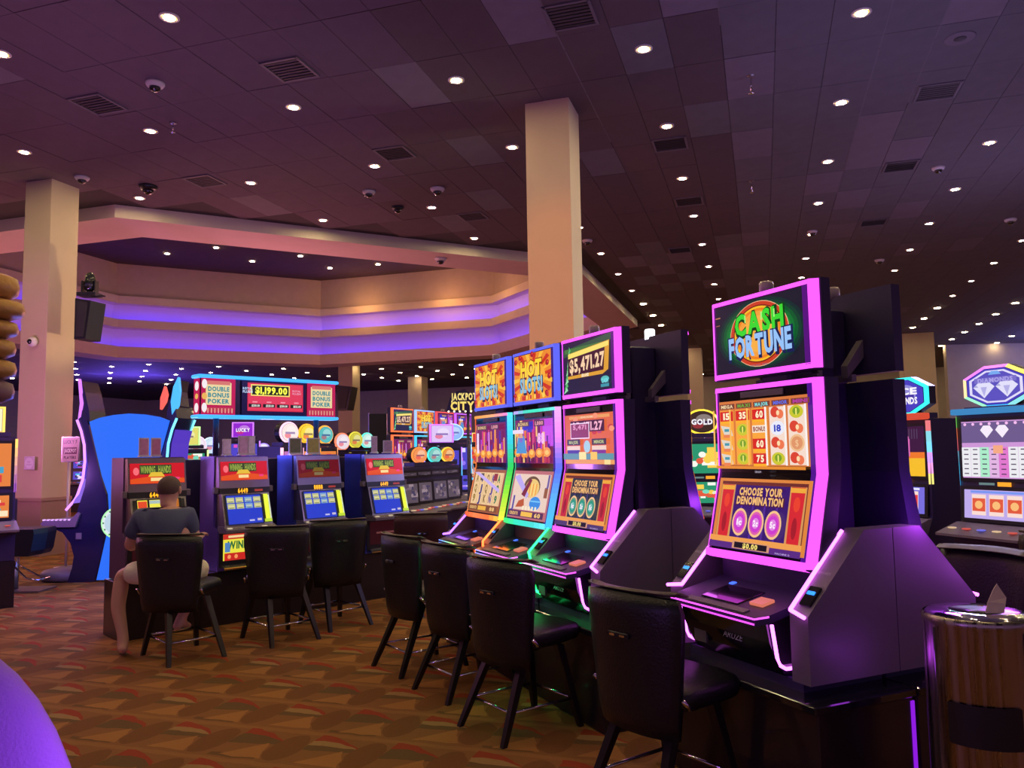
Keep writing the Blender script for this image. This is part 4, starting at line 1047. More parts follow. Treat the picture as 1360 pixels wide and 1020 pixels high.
# ================================================================== PAIR OF ARCHED MACHINES ROUND A BLUE GLOWING PANEL (left)
AO = Vector(((170-680)/FPX*10.5, 10.5, 0)); SCL = 1055/10.5
def A2(x, y): return ((x-170)/SCL, EYE-(y-608)/SCL)
pn = empty('glowing_arch_panel', AO + Vector((.05, .02, 0)))
fan = [A2(*p) for p in ((118, 560), (131, 555), (150, 551.5), (170, 550), (190, 551.5), (209, 555), (222, 560), (204, 630), (195, 655), (192, 690), (199, 725), (207, 765), (133, 765), (141, 725), (148, 690), (145, 655), (136, 630))]
b = MB(); b.prism(fan, 'y', -.12, -.07, glow((44, 112, 250), 1.0)); b.build('blue_face', pn)['label'] = 'evenly glowing blue face'
b = MB(); b.prism([(x*.99, .0+(z if z < 2.1 else z+.012)) for x, z in fan], 'y', -.069, -.055, SATIN); b.build('back_shell', pn)
b = MB(); c_ = A2(150, 692)
b.lathe([(.20, 0), (.20, -.03)], glow((170, 240, 170), 1.2), 28, M=Matrix.Translation((c_[0]+.09, -.13, c_[1])) @ Matrix.Rotation(-pi/2, 4, 'X')); rg_ = b.build('round_emblem', pn)
cv = Canvas((c_[0]+.09, -.165, c_[1]), (1, 0, 0), (0, 0, 1)); cv.oval(0, 0, .18, .18, (226, 236, 240)); cv.oval(0, 0, .15, .15, (190, 214, 230))
for i in range(12): cv.rect(.165*cos(i*pi/6), .165*sin(i*pi/6), .02, .02, (60, 130, 80))
cv.oval(0, 0, .07, .07, (90, 140, 190)); cv.build('emblem_print', rg_)
tag(pn, 'glowing blue fan shaped panel between two arched black machines', 'panel')
def arched(mir, label, ledcol, leafs):
    e = empty('arched_slot_machine', AO); M = Matrix.Scale(mir, 4, (1, 0, 0))
    tower = [(107, 540), (117, 559), (136, 630), (144, 655), (147, 690), (141, 725), (132, 768), (96, 770), (102, 750), (104, 735), (99, 718), (88, 704), (74, 698), (104, 690), (108, 672), (116, 645), (119, 615), (114, 585), (105, 556)]
    b = MB(); b.prism([A2(*p) for p in tower], 'y', -.03, .55, mat('dark_blue_gloss', (.014, .012, .05), .25, coat=.4, var=.2), M); b.build('tower', e)
    b = MB()
    curve = [(104, 557), (110, 572), (114.5, 590), (116, 612), (114, 635), (108, 654), (100, 667), (93, 675)]
    for y in (-.05, .55): b.tube([(A2(*p)[0], y, A2(*p)[1]) for p in curve], .017, glow(ledcol, 2.0), 8, M=M)
    b.build('led_arc', e)
    b = MB(); cs = [A2(*p) for p in curve[1:-1]]; b.fix = False
    for (x0, z0), (x1, z1) in zip(cs, cs[1:]): b.quad([(x0-.03, -.02, z0), (x0-.03, .54, z0), (x1-.03, .54, z1), (x1-.03, -.02, z1)], glow((90, 60, 200) if z0 > 1.5 else (150, 110, 240), .9), M)
    b.build('curved_screen', e)
    b = MB(); dp = [A2(*p) for p in ((60, 692), (66, 697), (106, 697), (112, 680), (109, 678), (100, 687), (66, 688))]
    b.prism(dp, 'y', -.06, .56, GREYP, M); dk = b.build('button_deck', e)
    for i in range(7):
        q = MB(); x, z = A2(65+i*5.5, 687.5); q.box((x, -.05, z), (.03, .04, .02), glow((220, 170, 250), 1.2), M=M, bev=.005); q.build('button', dk)
    b = MB()
    x, z = A2(72, 755); b.lathe([(.30, 0), (.34, .03), (.34, .10), (.31, .13)], GREYP, 24, (x+.1, .28), M=M); b.build('foot_plinth', e)
    b = MB(); x, z = A2(110, 709); b.box((x, -.036, z), (.07, .012, .08), mat('grey_print', (.2, .17, .2), .5), M=M); b.build('rating_plate', e)
    for (pts, col, nm) in leafs:
        b = MB(); b.prism([A2(*p) for p in pts], 'y', -.04, .04, glow(col, 1.4)); b.build(nm, e)
    b = MB(); 
    b.prism([A2(*p) for p in ((107, 505), (112, 520), (118, 545), (120, 562), (112, 552), (106, 540), (109, 520))], 'y', -.02, .40, mat('dark_blue_gloss', (.014, .012, .05), .25), M); b.build('crest', e)
    tag(e, label, 'slot machine'); return e
arched(1, 'black arched slot machine with purple glowing arc, left of the blue panel', (205, 130, 255), [([(103, 502), (107, 515), (110.5, 535), (108, 553), (104.5, 556), (106.5, 535)], (206, 120, 250), 'crest_light')])
arched(-1, 'black arched slot machine with cyan glowing arc, right of the blue panel', (110, 220, 255), [([(236, 502), (238, 520), (236, 540), (229, 552), (227, 535), (230, 515)], (70, 170, 250), 'crest_light'), ([(218, 514), (221, 525), (219, 535), (213, 545), (213, 530)], (240, 90, 80), 'red_crest_light')])
# stool in front of the left arched machine
sp_ = atY(30, 778, 9.9)
e = empty('bar_stool', (sp_.x, 9.9, 0)); b = MB()
b.box((0, 0, .012), (.62, .40, .024), SILVER, bev=.006); b.build('base_plate', e)
b = MB(); b.lathe([(.045, .022), (.045, .42), (.06, .45)], CHROME, 16, (-.1, 0)); b.build('post', e)
b = MB(); b.tube([(-.08, -.05, .30), (.12, -.12, .16), (.26, -.12, .14), (.26, .12, .14), (.12, .12, .16), (-.08, .05, .30)], .012, CHROME, 8); b.build('footrest', e)
b = MB(); b.loft([[(x*g, y*.24, z) for x, y in ((-.3, -1), (.26, -1), (.29, 0), (.26, 1), (-.3, 1))] for z, g in ((.44, .75), (.50, .88), (.70, 1), (.76, .96))], LEATHER, smooth=False); b.build('seat', e)
b = MB(); b.box((-.28, 0, .92), (.12, .46, .42), LEATHER, bev=.05); b.build('backrest', e)
tag(e, 'low dark upholstered stool on chrome post at the left edge', 'stool')
# poster stand by the left column
p = atY(88, 728, 11.9); e = empty('poster_stand', (p.x, 11.9, 0))
b = MB(); b.lathe([(.16, 0), (.16, .015), (.02, .03)], SILVER, 20); b.build('base', e); b = MB(); b.lathe([(.018, .02), (.018, 1.55)], mat('pink_white_pole', (.7, .6, .66), .3, .3, var=.05), 10); b.build('pole', e)
b = MB(); b.box((.04, -.03, 1.74), (.27, .03, .38), SILVER, bev=.005); f_r = b.build('frame', e)
cv = Canvas((.04, -.047, 1.74), (1, 0, 0), (0, 0, 1)); cv.rect(0, 0, .24, .35, (226, 130, 180), .6); cv.rect(0, -.02, .2, .10, (120, 30, 80), .6); cv.text('LUCKY 7', 0, .11, .05, (80, 20, 60), .2, .5, True); cv.text('JACKPOT', 0, -.02, .05, (240, 160, 200), .18, .7, True); cv.text('PLAYERS', 0, -.12, .04, (90, 30, 80), .18, .5, True); cv.build('poster', f_r)
tag(e, 'small pink poster on a slim pole stand by the left column', 'sign')
# column fittings
def on_col(px, py, Y): return atY(px, py, Y)
p = atY(43, 454, C2.y-.36); e = empty('wall_camera', p); b = MB(); b.ball((0, 0, 0), (.085, .06, .085), WHITEP); b.build('housing', e); b = MB(); b.ball((-.02, -.045, 0), (.045, .03, .045), DARKG); b.build('lens', e); tag(e, 'white wall camera with dark lens on the left column', 'camera')
p = atY(39, 615, C2.y-.40); e = empty('wall_plaque', p, -GA); b = MB(); b.box((0, 0, 0), (.22, .012, .22), mat('pale_plaque', (.62, .50, .62), .5, var=.05), bev=.006); pl_ = b.build('plate', e)
cv = Canvas((0, -.0075, 0), (1, 0, 0), (0, 0, 1)); PM = mat('plaque_print', (.75, .66, .76), .5, var=.05); cv.oval(0, 0, .09, .09, None, m=PM); cv.text('NO', 0, .02, .03, None, m=mat('plaque_ink', (.4, .3, .45), .5, var=.05)); cv.text('SMOKING', 0, -.025, .02, None, m=MATS['plaque_ink']); cv.build('print', pl_)
tag(e, 'faint pale square plaque low on the left column', 'plaque')
# loudspeaker and moving head light on the left column
q = C2 + AX*.29; Ys = q.y
def wall_speaker(px, py0, py1, Y, w, label, s=1.0):
    t, bt = atY(px, py0, Y), atY(px, py1, Y); h = t.z-bt.z; e = empty('wall_speaker', bt, -.2)
    b = MB(); b.prism([(-w/2, h), (w/2, h*.92), (w*.22, 0), (-w/2, 0)], 'y', -.18*s, .18*s, BLACK); b.build('cabinet', e)
    b = MB(); b.prism([(-w*.36, h*.93), (w*.34, h*.88), (w*.1, h*.06), (-w*.36, h*.06)], 'y', -.195*s, -.182*s, GRILLE); b.build('grille', e)
    b = MB(); b.box((-w/2, .05, h*.6), (.12*s, .05, .2*s), BLACK); b.build('bracket', e); tag(e, label, 'speaker')
wall_speaker(119, 398, 452, 13.25, .30, 'black loudspeaker hung on the right side of the left column')
wall_speaker(461, 512, 545, 36, .75, 'small black loudspeaker on the far column beside the jackpot sign', 2)
p = atY(119, 394, 13.25); e = empty('moving_head_light', p)
b = MB(); b.box((0, 0, .03), (.32, .26, .06), BLACK, bev=.01); b.build('base', e)
for sx in (-1, 1): b = MB(); b.box((sx*.11, 0, .16), (.025, .12, .22), BLACK, bev=.008); b.build('yoke_arm', e)
b = MB(); b.lathe([(.03, .07), (.085, .12), (.09, .24), (.075, .36), (.04, .41), (.01, .42)], DARKG, 18); b.build('head', e)
b = MB(); b.box((.16, -.02, 0), (.22, .04, .02), BLACK); b.build('clamp', e)
tag(e, 'black moving head stage light above the loudspeaker on the left column', 'light')
# gold tiered ornament at the left edge
GOLD = mat('dull_gold', (.42, .22, .06), .45, .3, bump=.4, bscale=30, var=.3)
p = atY(-22, 600, 6.2); e = empty('tiered_ornament', (p.x, p.y, 0))
b = MB(); b.lathe([(.12, 0), (.12, .03), (.05, .05), (.05, 2.0)], SATIN, 16); b.build('pole', e)
for i, (y0, y1, r) in enumerate(((362, 396, .21), (396, 423, .255), (424, 448, .215), (449, 476, .20), (477, 504, .21), (505, 535, .20))):
    z1, z0 = [EYE+(611-y)*6.2/FPX for y in (y0, y1)]
    b = MB(); b.lathe([(r*.6, z0), (r*.95, z0+(z1-z0)*.2), (r, z0+(z1-z0)*.5), (r*.92, z0+(z1-z0)*.85), (r*.6, z1)], GOLD if i < 5 else mat('plum_gold', (.2, .1, .12), .5, var=.3), 14, sx=1, sy=.9); b.build('tier', e)
tag(e, 'stack of dull gold bulging tiers cut by the left edge', 'ornament')
# plush purple round-backed seat at the bottom left corner
PL = mat('lilac_plush', (.30, .16, .46), .9, bump=.22, bscale=160, var=.15)  # purple light on the seat is put into the fabric colour
e = empty('round_back_seat', (-1.27, 1.7, 0))
b = MB(); b.loft([[(.385*g*cos(2*pi*k/28), .09*(g**.5)*sin(2*pi*k/28), z) for k in range(28)] for z, g in [(.40, .80)]+[(.73+.52*sin(t), cos(t)) for t in [pi/2*i/10-.001 for i in range(11)]]], PL); b.build('backrest', e)
b = MB(); b.box((0, .22, .40), (.60, .46, .14), PL, bev=.05); b.build('seat', e)
for sx in (-1, 1):
    for sy in (.04, .4): b = MB(); b.lathe([(.016, 0), (.02, .34)], BLACK, 10, (sx*.25, sy)); b.build('leg', e)
b = MB(); b.ball((.155, -.09, .98), (.03, .02, .05), GOLD); b.build('gold_knob', e)
tag(e, 'purple lit plush round backed seat at the bottom left corner', 'chair')

# ================================================================== UPRIGHT SLOT MACHINES (background and right)
def rart(seed, pal):
    rn = random.Random(seed)
    def f(c, w, h):
        c.rect(0, 0, w, h, pal[0])
        for i in range(9):
            cw, ch = rn.uniform(.1, .35)*w, rn.uniform(.08, .3)*h
            c.rect(rn.uniform(-.5, .5)*(w-cw), rn.uniform(-.5, .5)*(h-ch), cw, ch, rn.choice(pal[1:]))
        for i in range(4): c.oval(rn.uniform(-.35, .35)*w, rn.uniform(-.3, .3)*h, .08*w, .1*h, rn.choice(pal[1:]))
    return f
def reel3(pal):
    def f(c, w, h):
        c.rect(0, 0, w, h, pal[0]); c.rect(0, h*.43, w*.8, h*.08, pal[2])
        for x in (-.27, 0, .27): c.rect(x*w, -.02*h, w*.22, h*.72, (250, 220, 210)); c.rect(x*w, -.02*h, w*.20, h*.45, pal[1]); c.oval(x*w, -.02*h, w*.06, h*.14, (250, 190, 120))
    return f
def upright(O, rz, label, up, low, side=None, topper='none', tcol=(240, 200, 80), tcol2=(240, 90, 60), body=SATIN, deck_tilt=.12, group=None, w=.62, top=1.78, meter=True, tz=.34, tw=.56, text=None, cat='slot machine', k=1.0):
    e = empty('slot_machine', O, rz); tag(e, label, cat, group)
    b = MB(); b.box((0, .25, .25), (w+.02, .5, .5), PLINTH); b.build('stand', e)
    b = MB(); b.prism([(.0, .505), (-.02, .80), (.08, .95), (.10, top), (.48, top), (.48, .505)], 'x', -w/2, w/2, body); cb = b.build('cabinet', e)
    h0 = (1.30, top-.06); hh = h0[1]-h0[0]; cv = Canvas((0, .084, sum(h0)/2), (1, 0, 0), (0, .03, 1)); cv.rect(0, 0, w-.04, hh+.04, None, m=BLACK); up(cv, w-.10, hh-.02); cv.build('upper_screen', cb)
    cv = Canvas((0, .058, 1.09), (1, 0, 0), (0, .08, 1)); cv.rect(0, 0, w-.05, .30, None, m=BLACK); low(cv, w-.12, .24); cv.build('lower_screen', cb)
    if meter: cv = Canvas((0, .070, 1.262), (1, 0, 0), (0, .02, 1)); cv.rect(.1*w, 0, .17*w, .035, (250, 160, 40), 1.2); cv.rect(-.12*w, 0, .2*w, .02, (120, 150, 150), .7); cv.build('credit_meter', cb)
    b = MB(); b.prism([(-.22, .83), (-.22, .85), (.03, .93), (.06, .93), (.0, .80)], 'x', -w/2-.01, w/2+.01, GREYP); dk = b.build('button_deck', e)
    for i in range(5):
        q = MB(); q.box((-.2*w/.5+i*.1*w/.5*.95, -.12, .893), (.05, .05, .012), glow([(235, 200, 160), (220, 90, 80), (120, 120, 240)][i % 3], .8), bev=.004); q.build('button', dk)
    if side:
        for sx in (-1, 1):
            L_ = MB(); L_.fix = False; n = 6
            for i in range(n):
                z0, z1 = 1.24+(top-1.26)*i/n, 1.24+(top-1.26)*(i+1)/n; y0, y1 = .075, .075
                c = ledcols(side, 1-(i+.5)/n); x0, x1 = sx*(w/2-.018), sx*(w/2+.012)
                L_.quad([(x0, y0, z0), (x1, y0+.03, z0), (x1, y1+.03, z1), (x0, y1, z1)], glow(tuple(int(v/4)*4 for v in c), 1.8))
            L_.build('led_strip', cb)
    if topper == 'round' or topper == 'hex' or topper == 'rect' or topper == 'arc':
        th = tz; cz = top+.04+th/2; nseg = {'round': 22, 'hex': 6, 'rect': 4, 'arc': 22}[topper]
        def ringp(sc):
            if topper == 'rect': return [(-tw/2*sc, cz-th/2*sc), (tw/2*sc, cz-th/2*sc), (tw/2*sc, cz+th/2*sc), (-tw/2*sc, cz+th/2*sc)]
            if topper == 'hex': return [(tw/2*sc*x, cz+th/2*sc*z) for x, z in ((-.35, -1), (.35, -1), (1, -.45), (1, .45), (.35, 1), (-.35, 1), (-1, .45), (-1, -.45))]
            return [(tw/2*sc*cos(2*pi*i/nseg), cz+th/2*sc*sin(2*pi*i/nseg)) for i in range(nseg)]
        b = MB(); P_ = ringp(1); tb = None
        b.prism(P_, 'y', .16, .24, BLACK); tb = b.build('topper', e)
        b = MB(); b.fix = False; Q_ = ringp(.86); n = len(P_)
        for i in range(n):
            j = (i+1) % n; t = (i+.5)/n; c = ledcols(tcol if isinstance(tcol, list) else [tcol], t)
            b.add([(P_[i][0], .157, P_[i][1]), (P_[j][0], .157, P_[j][1]), (Q_[j][0], .14, Q_[j][1]), (Q_[i][0], .14, Q_[i][1])], [(0, 1, 2, 3)], glow(tuple(int(v/4)*4 for v in c), 1.7))
        b.build('topper_led', tb)
        cv = Canvas((0, .138, cz), (1, 0, 0), (0, 0, 1))
        cv.poly([(x, z-cz) for x, z in ringp(.84)], tcol2, k); cv.oval(tw*.06, th*.08, tw*.24, th*.22, lerp(tcol2, (255, 255, 255), .4), k); cv.oval(-tw*.12, -th*.14, tw*.16, th*.12, lerp(tcol2, (240, 60, 80), .5), k); cv.rect(0, -th*.02, tw*.5, th*.10, lerp(tcol2, (60, 30, 120), .45), k)
        if text == 'diamonds':
            cv.poly([(x, z-cz) for x, z in ringp(.76)], (226, 220, 250)); cv.poly([(x, z-cz) for x, z in ringp(.68)], (90, 80, 190))
            cv.rect(0, .055, tw*.6, .045, (120, 110, 200)); cv.text('DIAMONDS', 0, .055, .035, (170, 160, 230), tw*.5, bold=True); cv.poly([(-.06, .1), (.06, .1), (.03, .13), (-.03, .13)], (120, 170, 240))
            for sx in (-.105, .105):
                cv.poly([(sx-.10, .0), (sx-.055, .035), (sx+.055, .035), (sx+.10, .0), (sx, -.095)], (226, 224, 250)); cv.poly([(sx-.03, .0), (sx+.03, .0), (sx, -.08)], (180, 176, 230)); cv.poly([(sx-.10, .0), (sx-.05, .0), (sx-.07, .02)], (170, 170, 220))
        elif text: 
            ts = text.split(); 
            for i, t in enumerate(ts): cv.text(t, 0, (len(ts)-1)*.045-i*.09, .06, (250, 245, 255), tw*.62, 1, True)
        
        cv.build('topper_face', tb)
        b = MB(); b.box((0, .2, top+.03), (w*.8, .18, .05), body); b.build('topper_neck', e)
    return e
# right-hand machines, parallel to the main bank
RA = radians(21); rdir = Vector((-sin(RA), cos(RA), 0)); RO = Vector((3.94, 6.62, 0))
def art_paytable(c, w, h):
    c.rect(0, 0, w, h, (206, 150, 214)); c.rect(0, h*.30, w, h*.36, (110, 90, 140))
    for sx in (-.07, .07): c.poly([(sx-.06, h*.34), (sx-.03, h*.42), (sx+.03, h*.42), (sx+.06, h*.34), (sx, h*.20)], (246, 236, 250))
    for i in range(8): c.oval(-w*.44+i*w*.125, h*.45, .014, .012, (250, 190, 240))
    for i, col in enumerate(((236, 236, 240), (236, 236, 240), (170, 236, 200), (226, 180, 226), (226, 120, 206), (236, 236, 240), (236, 236, 240))):
        x = -w*.43+i*w*.143; c.rect(x, -h*.22, w*.135, h*.52, col)
        for j in range(6): c.rect(x, h*.0-j*h*.085, w*.07, .009, (80, 60, 90))
    c.rect(w*.08, -h*.0, w*.14, h*.14, (246, 170, 130))
def art_fire(c, w, h):
    c.rect(0, 0, w, h, (60, 20, 60)); c.rect(0, -h*.3, w, h*.4, (246, 190, 40)); c.rect(0, -h*.08, w, h*.12, (240, 120, 40)); c.rect(-.05, h*.1, w*.6, h*.4, (226, 110, 190)); c.rect(-.08, h*.4, w*.5, h*.12, (60, 220, 190))
    for i in range(6): c.rect(w*.1+i*.03, h*.35, .012, h*.2, (80, 60, 90))
    c.oval(-.05, h*.08, .06, .06, (240, 140, 120))
hexc = [(240, 240, 90), (60, 190, 240), (50, 160, 240), (90, 140, 240), (240, 120, 240), (240, 110, 230), (240, 235, 80), (170, 230, 80)]
u1 = upright(RO, brot(RA), 'slot machine with hexagonal diamonds topper and rainbow edge at the right', art_paytable, reel3([(190, 170, 236), (226, 90, 60), (120, 150, 240)]), side=[(60, 220, 80), (230, 50, 50), (60, 200, 230), (60, 160, 220)],
             topper='hex', tcol=[(60, 150, 230), (60, 170, 240), (240, 235, 90), (240, 230, 90), (240, 110, 240), (236, 120, 240), (230, 235, 90), (60, 190, 240)], tcol2=(70, 60, 190), text='diamonds', w=.72, top=1.86, tz=.36, tw=.64)
b = MB(); b.box((0, .06, 1.875), (.70, .10, .05), glow((60, 140, 200), .9), bev=.01); b.build('blue_crown', u1)
u2 = upright(RO+rdir*.98, brot(RA), 'slot machine with cyan edged topper partly hidden by the dark machine back', art_fire, reel3([(120, 110, 220), (226, 60, 60), (230, 230, 250)]), side=[(230, 60, 60), (70, 210, 230), (220, 110, 240), (200, 220, 60)],
             topper='hex', tcol=(50, 226, 220), tcol2=(70, 60, 190), text='NICE DIAMONDS', w=.66, top=1.84, tz=.36, tw=.60)
b = MB(); b.box((0, .06, 1.86), (.66, .12, .06), glow((226, 80, 50), .9), bev=.01); b.build('red_crown', u2)
P = RO+rdir*.42+Vector((cos(RA), sin(RA), 0))*.75
# bank of four narrow framed machines in the background
fr = [((250, 110, 60), (250, 110, 60)), ((150, 180, 255), (70, 190, 240)), ((235, 70, 80), (240, 100, 90)), ((190, 90, 240), (70, 190, 240))]
pal_t = [art_jackpot, art_hot, art_city(8, True), art_city(9, True)]; pal_m = [art_reels, art_cards, art_reels, art_cards]
base = Vector(((535-680)/FPX*13.6, 13.6, 0)); bdir = Vector((sin(radians(22)), cos(radians(22)), 0))
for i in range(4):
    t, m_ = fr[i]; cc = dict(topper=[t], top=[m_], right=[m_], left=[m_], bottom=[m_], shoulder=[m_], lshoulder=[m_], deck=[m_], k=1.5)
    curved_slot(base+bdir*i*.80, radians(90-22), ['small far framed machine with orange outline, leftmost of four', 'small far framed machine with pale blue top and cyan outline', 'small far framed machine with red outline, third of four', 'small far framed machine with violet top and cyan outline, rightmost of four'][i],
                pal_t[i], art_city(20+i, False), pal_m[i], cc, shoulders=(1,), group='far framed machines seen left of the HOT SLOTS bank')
warm = [(230, 130, 60), (250, 200, 110), (220, 60, 60), (120, 60, 160), (250, 230, 190), (70, 160, 200)]
cool = [(80, 70, 200), (150, 120, 250), (230, 220, 255), (70, 190, 240), (230, 80, 190), (40, 40, 90)]
grn = [(40, 150, 110), (230, 240, 200), (250, 210, 80), (230, 90, 60), (120, 220, 190), (250, 250, 240)]
pnk = [(200, 120, 190), (250, 230, 250), (120, 80, 150), (240, 90, 110), (80, 60, 110), (250, 190, 220)]
bg = [ # px, depth, facing az of front normal toward camera offset, palette, topper, tcol, tcol2, label, top, text
 (248, 12.0, 4, grn, 'rect', (190, 250, 150), (230, 220, 110), 'green edged slot machine with pale yellow screens beside the cyan arc', 1.72, None),
 (272, 12.9, 50, pnk, 'round', (240, 200, 240), (240, 220, 240), 'small far slot machine with white figure topper, left of the white card holders', 1.6, None),
 (289, 14.0, 50, cool, 'round', (190, 220, 250), (210, 230, 250), 'small far slot machine with pale blue figure topper', 1.6, None),
 (322, 15.0, 0, cool, 'rect', (190, 110, 250), (150, 40, 210), 'far slot machine with tall violet LUCKY banner under the jackpot sign', 1.9, 'LUCKY'),
 (396, 10.9, 55, pnk, 'round', (255, 190, 220), (255, 235, 230), 'far slot machine with glowing white round topper under the jackpot sign', 1.72, None),
 (419, 11.7, 55, warm, 'round', (250, 170, 40), (250, 220, 60), 'far slot machine with glowing yellow round topper', 1.72, None),
 (442, 12.5, 55, warm, 'round', (250, 160, 60), (90, 190, 190), 'far slot machine with orange rimmed teal round topper', 1.72, None),
 (464, 13.3, 55, pnk, 'round', (240, 120, 90), (240, 220, 230), 'small far slot machine with coral and white topper', 1.62, None),
 (481, 14.1, 55, warm, 'round', (200, 190, 60), (210, 200, 70), 'small far slot machine with dull yellow topper', 1.66, None),
 (496, 14.9, 55, cool, 'round', (90, 220, 200), (200, 240, 230), 'small far slot machine with mint topper beside the dark screen', 1.66, None),
 (606, 13.4, 25, cool, 'round', (170, 210, 255), (150, 190, 255), 'far slot machine with pale blue oval topper left of the HOT SLOTS bank', 1.75, None),
 (590, 12.2, 20, cool, 'rect', (200, 110, 250), (226, 200, 250), 'far slot machine with violet outlined screen left of the HOT SLOTS bank', 1.7, None),
 (1010, 14.5, -5, warm, 'rect', (250, 120, 60), (60, 120, 60), 'distant slot machine with orange outline hidden behind the CASH FORTUNE machine', 1.8, None),
 (934, 9.2, 10, grn, 'arc', (250, 214, 60), (60, 40, 30), 'narrow green screened machine with yellow arc seen beside the CASH FORTUNE machine', 1.72, 'GOLD'),
 (-20, 8.6, 6, warm, 'rect', (250, 200, 90), (250, 245, 200), 'bright slot machine with blue LED edge cut by the left picture edge', 1.85, None),
 (1352, 10.5, 15, pnk, 'rect', (240, 220, 90), (230, 120, 60), 'far slot machine behind the diamonds machine at the right edge', 1.7, None),
]
for i, (px_, Y, da, pal, tp, tc1, tc2, lab, top, txt) in enumerate(bg):
    x = (px_-680)/FPX*Y; az = atan2(x, Y)
    upright((x, Y, 0), -az+radians(da), lab, rart(i, pal), rart(i+50, pal), side=[tc1, pal[3]] if i not in (1, 2) else None, topper=tp, tcol=tc1, tcol2=tc2, top=top, text=txt, tz=.30, tw=.40 if da < 50 else .44, w=.62 if da < 50 else .5, group='background slot machines')
# reel machines row between
for i, px_ in enumerate((549, 568, 588, 605)):
    Y = 10.1+i*.45; x = (px_-680)/FPX*Y
    lab = ['grey decked reel machine nearest the end poker machine', 'grey decked reel machine with orange and white round topper', 'grey decked reel machine with teal crowned round topper', 'grey decked reel machine with yellow round topper next to the HOT SLOTS bank'][i]
    upright((x, Y, 0), radians(58), lab, rart(80+i, [(70, 56, 66), (90, 76, 90), (60, 50, 60), (110, 95, 105)]), rart(90+i, [(90, 76, 88), (120, 100, 115), (150, 130, 140), (70, 60, 90)]),
            topper='round' if i else 'none', tcol=[(240, 220, 120), (250, 130, 60), (60, 210, 200), (250, 190, 60)][i], tcol2=[(0, 0, 0), (246, 150, 90), (120, 200, 190), (236, 150, 60)][i], top=1.42, tz=.22, tw=.34, meter=False, w=.40, group='reel machines behind the end poker machine')
# further rows deep in the hall
fartints = [warm, cool, pnk, grn]; n = 0
for row, (Yr, x0, x1, st) in enumerate(((19, -8.5, 0, .95), (24, -13, 2, 1.3), (17, 6.5, 13, 1.3), (24, 6, 16, 1.6))):
    x = x0; m_ = 0
    while x < x1:
        pal = fartints[n % 4]; o = Vector((x, Yr, 0)) + Vector((.0, (x-x0)*.15, 0))
        upright(o, random.uniform(-.3, .3), 'tiny distant slot machine, %s from the left in the %s' % (ORD[m_], ['row under the recess', 'farthest row at left', 'nearer row at right', 'farthest row at right'][row]), rart(200+n, pal), rart(240+n, pal), topper=['none', 'round', 'rect'][n % 3], tcol=pal[1], tcol2=pal[2], top=1.6+.1*(n % 3), group='distant rows of slot machines', tz=.25, tw=.36, meter=False)
        x += st; n += 1; m_ += 1
# dark partition screen and gold lettered sign
p = atY(508, 600, 16.8); e = empty('partition', (p.x, 16.8, 0)); b = MB(); b.box((0, 0, 1.22), (.55, .06, 2.44), mat('near_black_fabric', (.015, .011, .02), .8, bump=.1, var=.2)); b.build('panel', e)
for sx in (-1, 1): b = MB(); b.box((sx*.285, 0, 1.23), (.02, .08, 2.46), SILVER); b.build('side_frame', e)
b = MB(); b.box((0, 0, .03), (.62, .4, .06), SATIN); b.build('foot', e); tag(e, 'tall near black partition behind the end poker machine', 'partition')
p = atY(607, 600, 12.0); e = empty('gold_sign', (p.x, 12.0, 0)); 
b = MB(); b.lathe([(.12, 0), (.12, .03), (.022, .05), (.022, 2.27)], SATIN, 14, (.17, .05)); b.build('post', e)
b = MB(); pts = [(-.16, 2.22), (-.1, 2.42), (.0, 2.52), (.12, 2.55), (.2, 2.50), (.30, 2.50), (.32, 2.36), (.3, 2.24), (.1, 2.20)]; b.prism(pts, 'y', 0, .05, mat('sign_navy', (.015, .012, .05), .3)); pb = b.build('sign_board', e)
cv = Canvas((.09, -.004, 2.38), (1, 0, 0), (0, 0, 1)); cv.text('JACKPOT', .02, .06, .10, (246, 220, 130), .38, 1.1, True); cv.text('CITY', 0, -.08, .12, (246, 214, 110), .36, 1.1, True); cv.build('lettering', pb)
for i in range(6): b = MB(); b.ball((-.12+i*.085, -.015, 2.215), .014, glow((255, 235, 190), 3), 8, 6); b.build('bulb', pb)
tag(e, 'cream and gold lettered sign left of the HOT SLOTS machines', 'sign')

# ================================================================== STEEL BIN
e = empty('litter_bin', (1.775, 3.13, 0)); r0 = .188
b = MB(); b.lathe([(r0*.97, 0), (r0, .012), (r0, .915), (r0*1.02, .925), (r0*1.02, .945), (r0*.98, .952)], STEEL, 40, cap=False)
b.build('bin_body', e)
b = MB(); b.lathe([(r0*.985, .945), (r0*.9, .958), (r0*.5, .962)], mat('mirror_steel', (.8, .78, .8), .08, 1, bump=.25, bscale=18, var=.05), 40, cap=False); b.build('ash_ring', e)
b = MB(); b.lathe([(r0*.5, .961), (r0*.48, .93), (.01, .925)], BLACK, 28); b.build('opening', e)
b = MB(); seg = 22; r1 = r0*1.004; rings = []
fa = atan2(-3.13, -1.80)
for z in (.50, .505, .645, .65):
    w_ = .62 if z in (.50, .65) else .66
    rings.append([((r0+.006)*cos(fa+.05-w_+2*w_*k/seg), (r0+.006)*sin(fa+.05-w_+2*w_*k/seg), z) for k in range(seg+1)])
b.loft(rings, BLACK, False, False, True, closed=False); b.fix = False; b.build('front_opening_plate', e)['label'] = 'black rounded opening plate on the front'
for da in (-.85, .9):
    b = MB(); a = fa+da; b.box(((r0+.002)*cos(a), (r0+.002)*sin(a), .46), (.006, .006, .90), SILVER); b.build('seam', e)
tag(e, 'round brushed steel litter bin in the bottom right corner', 'bin')
